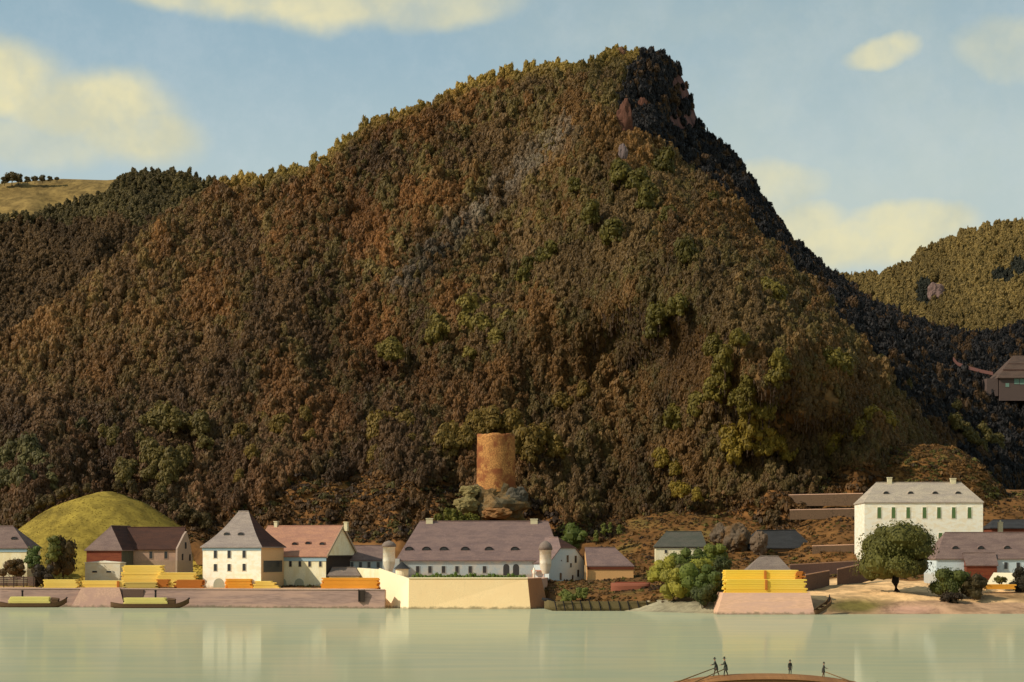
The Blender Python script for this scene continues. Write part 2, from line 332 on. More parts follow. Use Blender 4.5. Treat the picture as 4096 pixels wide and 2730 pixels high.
for j in range(XX.shape[0]):
    for i in range(XX.shape[1]):
        x, y = XX[j, i], YY[j, i]; z = low_z(x, y) + (fbm(x, y, .06) * .8 if ds[j] > 3 and x > 10 else 0); ZZ[j, i] = z
        u = 2048 + x * F / y; v = HZ - (z - CH) * F / y; nn = fbm(x, y, .09, 4, 5.)
        if u < 1535: c = peach if ds[j] < 20 else (ochre if u < 900 else earth)
        elif u < 2880:
            c = earth * (1.0 + .3 * nn); c = c * (1 - (g := float(np.clip(nn * 1.6, 0, .7)))) + turf * g
            if ds[j] < 5: c = gravel
            if 2560 < u and ds[j] < 9: c = gravel * (.9 + .2 * nn)
        else:
            c = sand * (1 + .1 * nn)
            if ds[j] < 9: c = L3(176, 138, 104)
            w_ = region(u, v, 3420, 2425, 190, 42); c = c * (1 - w_) + turf * 1.25 * w_
            w_ = region(u, v, 3640, 2440, 160, 25); c = c * (1 - w_) + L3(178, 136, 110) * w_
            if ds[j] > (58 if u > 3280 else 42): c = earth * (1 + .3 * nn)
            w_ = region(u, v, 4000, 2388, 260, 22); c = c * (1 - w_ * .7) + bank_shade * w_ * .7  # shadow band along the right bank, painted into the ground colour
        SO[j, i] = c
sheet('river_bank_ground', XX, YY, ZZ, SO, SOIL, 'sandy and grassy ground between the river and the hills')

# thin-plate interpolation of depth over the view of a hillside
def tps(pts):
    A = np.array([(a / 1000, b / 1000) for a, b, _ in pts]); y = np.array([c for *_, c in pts], float); n = len(A)
    r = np.linalg.norm(A[:, None] - A[None], axis=-1); K = np.where(r > 0, r ** 2 * np.log(np.maximum(r, 1e-9)), 0) + np.eye(n) * .02
    Pm = np.c_[np.ones(n), A]; M = np.block([[K, Pm], [Pm.T, np.zeros((3, 3))]]); s = np.linalg.solve(M, np.r_[y, 0, 0, 0])
    def f(u, v):
        q = np.stack([np.asarray(u) / 1000, np.asarray(v) / 1000], -1); r = np.linalg.norm(q[..., None, :] - A, axis=-1)
        k = np.where(r > 0, r ** 2 * np.log(np.maximum(r, 1e-9)), 0)
        return k @ s[:n] + s[n] + q @ s[n + 1:]
    return f
D = 4096 / 2353
SIL = [(-900, 1900), (-400, 1600), (0, 1358), (174, 1245), (348, 1132), (522, 992), (660, 870), (783, 784), (870, 735), (975, 715), (1080, 700), (1220, 678), (1323, 608), (1393, 556), (1515, 478), (1670, 432),
       (1828, 352), (2000, 294), (2090, 276), (2263, 266), (2400, 240), (2460, 205), (2510, 218), (2610, 200), (2715, 262), (2752, 330), (2778, 420), (2822, 545), (2885, 580), (2960, 655), (3012, 750),
       (3082, 840), (3150, 950), (3240, 1030), (3310, 1098), (3395, 1145), (3482, 1220), (3587, 1256), (3690, 1300), (3812, 1335), (3918, 1352), (4010, 1330), (4096, 1295), (4500, 1150), (5200, 1000)]
SU = np.array([a for a, b in SIL]); SVv = np.array([b for a, b in SIL])
def sil(u): return np.interp(u, SU, SVv)
CTRL = [(-900, 2260, 590), (0, 2260, 585), (1000, 2260, 582), (2048, 2260, 580), (3000, 2260, 580), (3700, 2260, 600), (4096, 2260, 690), (5000, 2260, 690),
        (0, 1358, 800), (522, 992, 900), (870, 735, 960), (1323, 608, 985), (1670, 432, 1010), (2090, 276, 1030), (2450, 215, 1030), (2700, 250, 1060),
        (2770, 400, 1090), (2822, 560, 1085), (2960, 655, 1060), (3082, 840, 1030), (3240, 1030, 1010), (3480, 1220, 985), (3690, 1300, 990), (3918, 1352, 1030), (4096, 1295, 1060), (5000, 1050, 1150),
        (2440, 420, 930), (2620, 640, 860), (2900, 870, 790), (3100, 1080, 745), (3300, 1280, 710), (3500, 1520, 680), (3720, 1800, 655), (3880, 2000, 650),
        (1300, 1400, 740), (700, 1500, 730), (2000, 1300, 745), (2048, 900, 850), (2048, 1700, 655), (100, 1850, 650), (2600, 1500, 690), (1300, 1000, 850), (1300, 1850, 650), (-900, 1900, 700), (600, 1850, 655),
        (3900, 1520, 850), (4096, 1700, 800), (4096, 2050, 730), (3950, 1750, 770), (3700, 1500, 780), (3500, 1320, 800), (3200, 1120, 830), (2980, 900, 880), (2750, 650, 960), (2850, 2000, 610), (3300, 1800, 640)]
Ym = tps(CTRL)
BL = [(150, 2640), (260, 2520), (420, 2440), (560, 2480), (640, 2620), (720, 2740), (850, 2890), (1000, 3030), (1150, 3180), (1300, 3330), (1500, 3500), (1700, 3650), (1850, 3800), (2000, 3950), (2150, 4080)]
def uB(v): return np.interp(v, [a for a, b in BL], [b for a, b in BL])
FV = [(-900, 2100), (0, 2100), (765, 2090), (1000, 2030), (1200, 1940), (1450, 1890), (1800, 1960), (2100, 2050), (2400, 2090), (2700, 2070), (3000, 2010), (3300, 1930), (3500, 1850), (3800, 1900), (3960, 2080), (5000, 2100)]
def vF(u): return np.interp(u, [a for a, b in FV], [b for a, b in FV])
us = np.arange(-900, 5201, 20.0); nt_ = 120
UU = np.repeat(us[None], nt_, 0); tt = np.linspace(0, 1, nt_)[:, None]; top = sil(us) + 26
VV = 2260 + (top[None] - 2260) * tt
YYm = Ym(UU, VV)
for j in range(nt_):
    for i in range(len(us)):
        u, v = UU[j, i], VV[j, i]; e = min(1, (1 - tt[j, 0]) * 6 + .25)
        YYm[j, i] += (fbm(u, v, .0022, 4, 2.) * 26 + fbm(u, v, .009, 3, 9.) * 5) * e
def world_of(U, V, Y): return (U - 2048) * Y / F, Y, CH + (HZ - V) * Y / F
XM, YM, ZM = world_of(UU, VV, YYm)
back = []
for k_, (dy, dz) in enumerate(((15, -3), (60, -25), (160, -90), (300, -180))):
    s_ = (YM[-1] + dy) / YM[-1]; back.append((XM[-1] * s_, YM[-1] + dy, np.maximum(ZM[-1] + dz, 2 + 0 * ZM[-1])))
XA = np.vstack([XM] + [b[0][None] for b in back]); YA = np.vstack([YM] + [b[1][None] for b in back]); ZA = np.vstack([ZM] + [b[2][None] for b in back])
SOm = np.zeros(XA.shape + (3,)); c_for, c_clear, c_rock, c_shade = L3(104, 78, 46), L3(104, 70, 36), L3(96, 62, 52), L3(34, 30, 28)
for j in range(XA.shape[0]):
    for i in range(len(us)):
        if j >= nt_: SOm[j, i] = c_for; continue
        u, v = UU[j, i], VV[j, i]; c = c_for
        if u > uB(v): c = c_shade  # shade beyond the spur is painted into the soil
        if v > vF(u) - 30 and u < uB(v) + 50: c = c_clear * (.75 + .5 * fbm(u, v * 3, .01, 4, 3.) + .3)
        w_ = region(u, v, 1380, 1960, 190, 60); c = c * (1 - w_) + L3(136, 94, 46) * w_
        if region(u, v, 2725, 440, 95, 180) > .1 or region(u, v, 2500, 500, 45, 80) > .1: c = c_rock
        SOm[j, i] = c
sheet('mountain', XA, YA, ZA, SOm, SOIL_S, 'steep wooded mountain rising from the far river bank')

# left hill with the high field, right hill with pale woods
def hill(name, silp, vbot, y0, y1, ulo, uhi, colf, label, step=25):
    us = np.arange(ulo, uhi, step * 1.0); n = 46; sv_ = np.interp(us, [a for a, b in silp], [b for a, b in silp])
    U = np.repeat(us[None], n, 0); t_ = np.linspace(0, 1, n)[:, None]; V = vbot + (sv_[None] - vbot) * t_
    Y = y0 + (y1 - y0) * t_ + 0 * U
    for j in range(n):
        for i in range(len(us)): Y[j, i] += fbm(U[j, i], V[j, i], .003, 4, y0) * 40 * min(1, (1 - t_[j, 0]) * 4 + .2)
    A = world_of(U, V, Y); bk = [(A[0][-1] * (A[1][-1] + dy) / A[1][-1], A[1][-1] + dy, A[2][-1] + dz) for dy, dz in ((30, -4), (150, -60), (400, -200))]
    so = np.array([[colf(U[min(j, n - 1), i], V[min(j, n - 1), i]) for i in range(len(us))] for j in range(n + 3)])
    sheet(name, *[np.vstack([A[q]] + [b[q][None] for b in bk]) for q in range(3)], so, SOIL_S, label)
    return U, V, Y
SILL = [(-1200, 760), (-300, 745), (0, 735), (240, 716), (440, 722), (520, 705), (610, 692), (720, 695), (800, 725), (900, 748), (1300, 800)]
def field(u, v): return u < 480 - (v - 720) * .7 and v < 872 - u * .17 + 14 * math.sin(u * .01)
UL, VL, YL = hill('left_hill', SILL, 1500, 1150, 1500, -1200, 1300, lambda u, v: L3(128, 104, 58) if field(u, v) else L3(62, 52, 32), 'dark wooded hill with a pale field on top')
SILR = [(3000, 1180), (3200, 1135), (3330, 1110), (3410, 1118), (3520, 1105), (3630, 1068), (3690, 1010), (3830, 945), (4000, 905), (4096, 895), (5200, 800)]
URr, VRr, YRr = hill('right_hill', SILR, 1440, 1350, 1750, 3000, 5200, lambda u, v: L3(124, 102, 58), 'sunlit tan and olive hill behind the dark ravine')

# rounded meadow and the knoll: domes standing on the lowland
def dome(name, uc, Yc, rx, ry, ztop, p, colf, label, m=SOIL, zb=0, skew=0, seed=3.):
    n, k_ = 40, 72; a = np.linspace(0, 2 * np.pi, k_ + 1); r = np.linspace(0, 1, n) ** .8; RR = np.repeat(r[:, None], k_ + 1, 1); AA = np.repeat(a[None], n, 0)
    xc = X(uc, Yc); A, B = xc + RR * rx * np.cos(AA), Yc + RR * ry * np.sin(AA); Cc = zb + (ztop - zb) * (1 - RR ** p)
    for j in range(n):
        for i in range(k_ + 1): ii = i % k_; Cc[j, i] += fbm(A[j, ii], B[j, ii], .05, 4, seed) * 1.6 * (1 - r[j]) + skew * (A[j, ii] - xc) / rx * r[j] * (1 - r[j])
    so = np.array([[colf(A[j, i % k_], B[j, i % k_]) for i in range(k_ + 1)] for j in range(n)])
    return sheet(name, A, B, Cc, so, m, label)
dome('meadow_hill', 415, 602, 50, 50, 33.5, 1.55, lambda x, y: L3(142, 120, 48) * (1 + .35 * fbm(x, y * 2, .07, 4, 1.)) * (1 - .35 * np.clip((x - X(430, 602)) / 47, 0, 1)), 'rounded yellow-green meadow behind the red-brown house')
def kn(x, y):
    nn = fbm(x, y, .07, 4, 8.); c = L3(118, 80, 40) * (1 + .55 * nn)
    g = float(np.clip(nn * 1.5, 0, .6)); return c * (1 - g) + L3(84, 80, 36) * g
dome('knoll', 3640, 628, 46, 52, 50, 2.4, kn, 'orange-brown grassy knoll behind the large white house', zb=2, skew=6)
dome('ruin_mound', 1975, 592, 24, 22, 28.5, 2.0, kn, 'small earthy mound under the ruined round tower', zb=6, seed=12.)

# ------------------------------------------------------------------ foliage
def leaf_cloud(mb, lobes, n, size, seed, mi=0, asp=1.5, core=True):
    """n small bent leaf sprays scattered over overlapping lobes"""
    rg = np.random.default_rng(seed); wts = np.array([l[3] * l[5] for l in lobes]); wts = wts / wts.sum()
    for q in range(n):
        l = lobes[rg.choice(len(lobes), p=wts)]
        d = rg.normal(size=3); d /= np.linalg.norm(d)
        if d[2] < -.55: d[2] *= -.6
        rr = rg.uniform(.74, 1.16); c = Vector((l[0] + d[0] * l[3] * rr, l[1] + d[1] * l[4] * rr, l[2] + d[2] * l[5] * rr))
        nrm = (Vector(d) + Vector(rg.normal(size=3)) * .3 + Vector((0, 0, .25))).normalized()
        up = Vector((0, 0, 1)) - nrm * nrm.z; up = up.normalized() if up.length > .1 else Vector((1, 0, 0)); si = nrm.cross(up)
        a = rg.uniform(-.6, .6); up, si = up * math.cos(a) + si * math.sin(a), si * math.cos(a) - up * math.sin(a)
        s = size * rg.uniform(.6, 1.35); h = s * asp
        pts = [c - up * h * .5, c + si * s * .5 - up * h * .1 - nrm * s * .12, c + si * s * .28 + up * h * .42, c - si * s * .2 + up * h * .5, c - si * s * .52 - nrm * s * .12]
        mb.add(pts, [(0, 1, 2), (0, 2, 3), (0, 3, 4)], mi)
    if core:
        for l in lobes: mb.ball(l[:3], (l[3] * .78, l[4] * .78, l[5] * .78), 8, 5, mi, jit=.12)
def tree_lobes(rg, w_, h_, z0, n):
    out = [(0, 0, z0 + h_ * .5, w_ * .34, w_ * .34, h_ * .42)]
    for i in range(n):
        a = rg.uniform(0, 6.28); zz = rg.uniform(.12, .86); r = w_ * .5 * math.sqrt(max(.1, 1 - (2 * zz - .8) ** 2 * .7)) * rg.uniform(.35, .72)
        q = w_ * rg.uniform(.16, .26); out.append((math.cos(a) * r, math.sin(a) * r, z0 + h_ * zz, q, q, q * rg.uniform(.9, 1.3) * min(1.4, h_ / w_)))
    return out
protos = bpy.data.collections.new('forest_prototypes')
for i in range(7):
    rg = np.random.default_rng(40 + i); mb = MB(); conif = i >= 5
    if conif:
        lobes = [(0, 0, 1.2 + 5.2 * q / 6, 1.9 * (1 - q / 7.2), 1.9 * (1 - q / 7.2), .75) for q in range(7)]
    else: lobes = tree_lobes(rg, 4.6 + .5 * (i % 3), 4.9 + .5 * (i % 2), 1.1, 8)
    leaf_cloud(mb, lobes, 330, .62, 60 + i, 0, 1.7)
    mb.path([(0, 0, -1.5), (.05, 0, 1.2), (.1, .05, 3.5)], [.22, .17, .05], 5, 1)
    me = mb.mesh('forest_tree', [LEAF_I, BARK]); protos.objects.link(bpy.data.objects.new('proto_%02d' % i, me))
def forest(name, pts, tints, scl, var, label):
    me = bpy.data.meshes.new(name); me.from_pydata(pts, [], []); n = len(pts)
    me.attributes.new('tint', 'FLOAT_COLOR', 'POINT').data.foreach_set('color', np.concatenate([np.array(tints), np.ones((n, 1))], 1).ravel())
    me.attributes.new('siz', 'FLOAT_VECTOR', 'POINT').data.foreach_set('vector', np.array(scl).ravel())
    me.attributes.new('rot', 'FLOAT', 'POINT').data.foreach_set('value', rng.uniform(0, 6.28, n))
    me.attributes.new('kind', 'INT', 'POINT').data.foreach_set('value', np.array(var, dtype=np.int32))
    ob = bpy.data.objects.new(name, me); COL.objects.link(ob); tag(ob, label, kind='stuff')
    g = bpy.data.node_groups.get('plant_trees')
    if not g:
        g = bpy.data.node_groups.new('plant_trees', 'GeometryNodeTree'); g.interface.new_socket('Geometry', in_out='INPUT', socket_type='NodeSocketGeometry'); g.interface.new_socket('Geometry', in_out='OUTPUT', socket_type='NodeSocketGeometry')
        N = g.nodes.new; gi, go = N('NodeGroupInput'), N('NodeGroupOutput'); ip = N('GeometryNodeInstanceOnPoints'); ci = N('GeometryNodeCollectionInfo')
        ci.inputs['Collection'].default_value = protos; ci.inputs['Separate Children'].default_value = True; ci.inputs['Reset Children'].default_value = True; ip.inputs['Pick Instance'].default_value = True
        def att(nm, ty):
            a = N('GeometryNodeInputNamedAttribute'); a.data_type = ty; a.inputs['Name'].default_value = nm; return next(s for s in a.outputs if s.name == 'Attribute' and s.enabled)
        cx = N('ShaderNodeCombineXYZ'); LK = g.links.new; LK(att('rot', 'FLOAT'), cx.inputs[2]); LK(gi.outputs[0], ip.inputs['Points']); LK(ci.outputs[0], ip.inputs['Instance'])
        LK(att('kind', 'INT'), ip.inputs['Instance Index']); LK(cx.outputs[0], ip.inputs['Rotation']); LK(att('siz', 'FLOAT_VECTOR'), ip.inputs['Scale']); LK(ip.outputs[0], go.inputs[0])
    md = ob.modifiers.new('trees', 'NODES'); md.node_group = g
    return ob
def scatter(U, V, Y, n, accept, tintf, name, label, s0, s1, zs=1.15, con=0.0):
    A = np.stack(world_of(U, V, Y), -1); du = A[:-1, 1:] - A[:-1, :-1]; dv = A[1:, :-1] - A[:-1, :-1]
    ar = np.linalg.norm(np.cross(du, dv), axis=-1); vis = (U[:-1, :-1] > -350) & (U[:-1, :-1] < 4450); ar = ar * vis / Y[:-1, :-1] ** 1.6; p = (ar / ar.sum()).ravel()
    ids = rng.choice(len(p), n, p=p); jj, ii = np.divmod(ids, ar.shape[1]); a, b = rng.random(n), rng.random(n); pts, ti, sc, va = [], [], [], []
    for q in range(n):
        j, i = jj[q], ii[q]; wq = lambda M: (M[j, i] * (1 - a[q]) + M[j, i + 1] * a[q]) * (1 - b[q]) + (M[j + 1, i] * (1 - a[q]) + M[j + 1, i + 1] * a[q]) * b[q]
        u, v = wq(U), wq(V)
        if not accept(u, v): continue
        pt = wq(A); ks = min(1.15, max(.6, pt[1] / 900)) if name == 'mountain_forest' else 1; pts.append((pt[0], pt[1], pt[2] - 1.5)); c, kf = tintf(u, v); ti.append(c); s = rng.uniform(s0, s1) * (1.0 if rng.random() < .9 or (name == 'mountain_forest' and v < sil(u) + 90) or name != 'mountain_forest' else rng.uniform(1.3, 1.6)); s *= ks; sc.append((s, s, s * zs * rng.uniform(.8, 1.3)))
        va.append(rng.integers(5, 7) if rng.random() < max(con, kf) else rng.integers(0, 5))
    return forest(name, pts, ti, sc, va, label)
PAL = dict(orange=L3(126, 86, 46), brown=L3(116, 85, 48), olive=L3(108, 90, 48), umber=L3(102, 76, 48), gold=L3(152, 128, 60), grey=L3(120, 106, 90), black=L3(42, 38, 36), moss=L3(90, 76, 40))
def seg_d(u, v, a, b):
    ax, ay = a; bx, by = b; t_ = max(0, min(1, ((u - ax) * (bx - ax) + (v - ay) * (by - ay)) / ((bx - ax) ** 2 + (by - ay) ** 2))); return math.hypot(u - ax - t_ * (bx - ax), v - ay - t_ * (by - ay))
def m_tint(u, v):
    n1, n2 = fbm(u, v, .004, 4, 1.), fbm(u, v, .0016, 3, 6.); rj = rng.normal() * .15
    if u > uB(v) + 30 + 50 * n1:  # shaded side of the spur, painted as near-black foliage
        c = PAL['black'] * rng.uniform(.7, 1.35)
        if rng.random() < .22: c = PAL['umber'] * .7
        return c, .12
    e = v - sil(u)
    if n1 + rj > .22: c = PAL['orange']
    elif n1 + rj > -.02: c = PAL['brown']
    elif n1 + rj > -.26: c = PAL['olive']
    else: c = PAL['umber']
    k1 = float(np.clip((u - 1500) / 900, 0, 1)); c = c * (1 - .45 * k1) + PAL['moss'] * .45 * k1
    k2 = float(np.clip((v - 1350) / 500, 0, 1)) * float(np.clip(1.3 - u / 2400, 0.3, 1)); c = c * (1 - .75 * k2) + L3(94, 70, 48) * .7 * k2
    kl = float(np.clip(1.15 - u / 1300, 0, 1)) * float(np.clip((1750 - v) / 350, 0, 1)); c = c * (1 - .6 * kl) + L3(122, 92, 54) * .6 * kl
    if e < 95 and 880 < u < 2560: kk = min(1, (1 - e / 95) * 1.3); c = c * (1 - kk) + PAL['gold'] * kk  # lit skyline edge painted into the tree tint
    sd = seg_d(u, v, (2270, 560), (1600, 1180))
    if sd < 70 and rng.random() < .75: kk = (1 - sd / 70) * .9; c = c * (1 - kk) + PAL['grey'] * kk
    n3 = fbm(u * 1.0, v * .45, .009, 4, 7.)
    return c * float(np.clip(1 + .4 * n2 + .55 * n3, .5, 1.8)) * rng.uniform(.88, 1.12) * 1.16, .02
def m_ok(u, v):
    if v > vF(u) + 25 * math.sin(u * .02) and not (u > uB(v) + 30): return rng.random() < .05 and v < 2110 and region(u, v, 1380, 1960, 200, 70) < .1
    if region(u, v, 2735, 440, 80, 165) > .2 and rng.random() < .93: return False
    if region(u, v, 2500, 500, 45, 80) > .3: return False
    if region(u, v, 1984, 1840, 95, 130) > .2: return False
    return v < 2140
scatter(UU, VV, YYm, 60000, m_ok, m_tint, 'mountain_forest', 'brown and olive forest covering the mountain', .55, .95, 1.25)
scatter(UL, VL, YL, 11000, lambda u, v: not field(u, v), lambda u, v: ((L3(106, 92, 54) if v < 900 + 60 * fbm(u, v, .01) else L3(104, 80, 50)) * rng.uniform(.7, 1.3) * (1 + .4 * fbm(u, v, .006, 3, 2.)), .0), 'left_hill_forest', 'dark forest on the hill behind the left slope', .7, 1.1)
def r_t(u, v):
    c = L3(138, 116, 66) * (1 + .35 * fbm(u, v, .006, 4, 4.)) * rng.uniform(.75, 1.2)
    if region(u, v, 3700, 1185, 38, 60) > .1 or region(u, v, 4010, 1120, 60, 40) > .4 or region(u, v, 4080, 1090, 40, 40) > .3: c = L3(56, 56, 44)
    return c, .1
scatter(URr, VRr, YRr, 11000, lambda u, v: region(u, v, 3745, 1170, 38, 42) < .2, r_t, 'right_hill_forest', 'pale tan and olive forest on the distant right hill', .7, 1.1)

tufts = bpy.data.collections.new('tuft_prototypes')
for i in range(4):
    rg = np.random.default_rng(80 + i); mb = MB(); leaf_cloud(mb, [(0, 0, .12, .62, .62, .4), (.4, .2, .1, .4, .4, .3)], 26, .34, 90 + i, 0, 1.5, core=False); me = mb.mesh('tuft', [LEAF_I]); tufts.objects.link(bpy.data.objects.new('tuft_%02d' % i, me))
def ground_cover(name, label, n, sampler):
    pts, ti, sc, va = [], [], [], []
    for q in range(n):
        r_ = sampler()
        if r_ is None: continue
        p, c, s_ = r_; pts.append(p); ti.append(c); sc.append((s_, s_, s_ * rng.uniform(.7, 1.1))); va.append(rng.integers(0, 4))
    ob = forest(name, pts, ti, sc, va, label); g2 = bpy.data.node_groups.get('plant_tufts')
    if not g2:
        g2 = bpy.data.node_groups['plant_trees'].copy(); g2.name = 'plant_tufts'
        for nd in g2.nodes:
            if nd.bl_idname == 'GeometryNodeCollectionInfo': nd.inputs['Collection'].default_value = tufts
    ob.modifiers[0].node_group = g2
def mesh_sampler(obname, y0, y1, x0, x1, colf):
    me = bpy.data.objects[obname].data; co = np.empty(len(me.vertices) * 3); me.vertices.foreach_get('co', co); co = co.reshape(-1, 3)
    qd = np.array([p.vertices[:] for p in me.polygons]); A = co[qd]; cen = A.mean(1); sel = (cen[:, 1] > y0) & (cen[:, 1] < y1) & (cen[:, 0] > x0) & (cen[:, 0] < x1) & (cen[:, 2] > 1.2)
    A = A[sel]; ar = np.linalg.norm(np.cross(A[:, 1] - A[:, 0], A[:, 3] - A[:, 0]), axis=1); pr = ar / ar.sum(); ids = iter(rng.choice(len(A), 60000, p=pr))
    def f():
        q = A[next(ids)]; a, b = rng.random(2); p = (q[0] * (1 - a) + q[1] * a) * (1 - b) + (q[3] * (1 - a) + q[2] * a) * b; r_ = colf(p[0], p[1], p[2])
        return None if r_ is None else ((p[0], p[1], p[2] - .05), r_[0], r_[1])
    return f
def gc_low(x, y, z):
    u = 2048 + x * F / y; d = y - bank(x); v = HZ - (z - CH) * F / y; nn = fbm(x, y, .06, 4, 2.)
    if u > 2870 and d < 62 and not (3230 < u < 3600 and d < 12): return None
    if u < 2180 and (d < 20 or (u > 1500)): return None
    if 2185 < u < 2870 and d < 7: return None
    if u < 900: return L3(150, 122, 44) * rng.uniform(.6, 1.3), rng.uniform(.35, .8)
    c = (L3(112, 80, 40), L3(92, 68, 38), L3(98, 88, 38), L3(66, 48, 30))[min(3, int(abs(nn * 5 + rng.normal() * .9)))]
    return c * rng.uniform(.7, 1.3), rng.uniform(.4, .95) * (2.0 if rng.random() < .06 else 1)
ground_cover('bank_grass', 'dry grass and low scrub over the slope behind the houses', 26000, mesh_sampler('river_bank_ground', 470, 640, -190, 190, gc_low))
ground_cover('meadow_grass', 'yellow-green grass covering the rounded meadow', 9000, mesh_sampler('meadow_hill', 545, 620, -190, -60, lambda x, y, z: (L3(146, 124, 50) * rng.uniform(.8, 1.15) * (1 + .5 * fbm(x, y * 2, .05)), rng.uniform(.15, .34))))
def gc_kn(x, y, z):
    nn = fbm(x, y, .05, 4, 6.); c = (L3(118, 84, 42), L3(98, 72, 38), L3(92, 86, 38), L3(70, 52, 30))[min(3, int(abs(nn * 6 + rng.normal() * .8)))]
    return c * rng.uniform(.7, 1.3), rng.uniform(.5, 1.1) * (2.2 if rng.random() < .08 else 1)
ground_cover('knoll_grass', 'rust and olive scrub covering the knoll', 15000, mesh_sampler('knoll', 570, 650, 60, 200, gc_kn))
def gc_mt(x, y, z):
    u = 2048 + x * F / y; v = HZ - (z - CH) * F / y
    if v < vF(u) - 60 or u > uB(v) + 40 or v > 2170: return None
    nn = fbm(x, y, .04, 4, 6.); c = (L3(104, 74, 40), L3(80, 60, 38), L3(86, 76, 36), L3(60, 44, 30))[min(3, int(abs(nn * 6 + rng.normal() * .9)))]
    return c * rng.uniform(.7, 1.3), rng.uniform(.7, 1.5) * (2.2 if rng.random() < .12 else 1)
ground_cover('slope_scrub', 'brown scrub on the bare foot of the mountain', 50000, mesh_sampler('mountain', 570, 720, -190, 190, gc_mt))

# individual trees: one of each build, then copies that share its meshes
def tree_proto(seed, w_, h_, trunk_h, nlobe, nleaf, lsize, name='tree', squash=1.0):
    rg = np.random.default_rng(seed); root = empty(name, (0, 0, -500)); mb = MB(); lobes = tree_lobes(rg, w_, h_, trunk_h * .8, nlobe)
    leaf_cloud(mb, lobes, nleaf, lsize, seed + 1, 0, 1.5); mb.build('crown', LEAF_O, root)
    tb = MB(); bt = 1.45 if w_ > 15 else 1; tb.path([(.3 * (bt > 1) + 0, 0, -1.2), (.06, 0, .6), (-.2 * bt, .05, trunk_h * .6), (.1, 0, trunk_h + h_ * .25)], [w_ * .062 * bt, w_ * .042 * bt, w_ * .034 * bt, w_ * .02], 10)
    for i in range(5):
        l = lobes[1 + i % (len(lobes) - 1)]; tb.path([(0, 0, trunk_h * .75), (l[0] * .4, l[1] * .4, trunk_h + (l[2] - trunk_h) * .5), (l[0], l[1], l[2])], [w_ * .02, w_ * .014, w_ * .006], 6)
    tb.build('trunk', BARK, root, smooth=True); return root
def set_color(root, c):
    for ch in children(root):
        if ch.name.startswith(('crown', 'foliage')): ch.color = (*c, 1)
slope_protos = [tree_proto(100 + i, 7.4, 6.6 + i * .6, 1.2, 10, 620, .75, 'slope_tree') for i in range(3)]
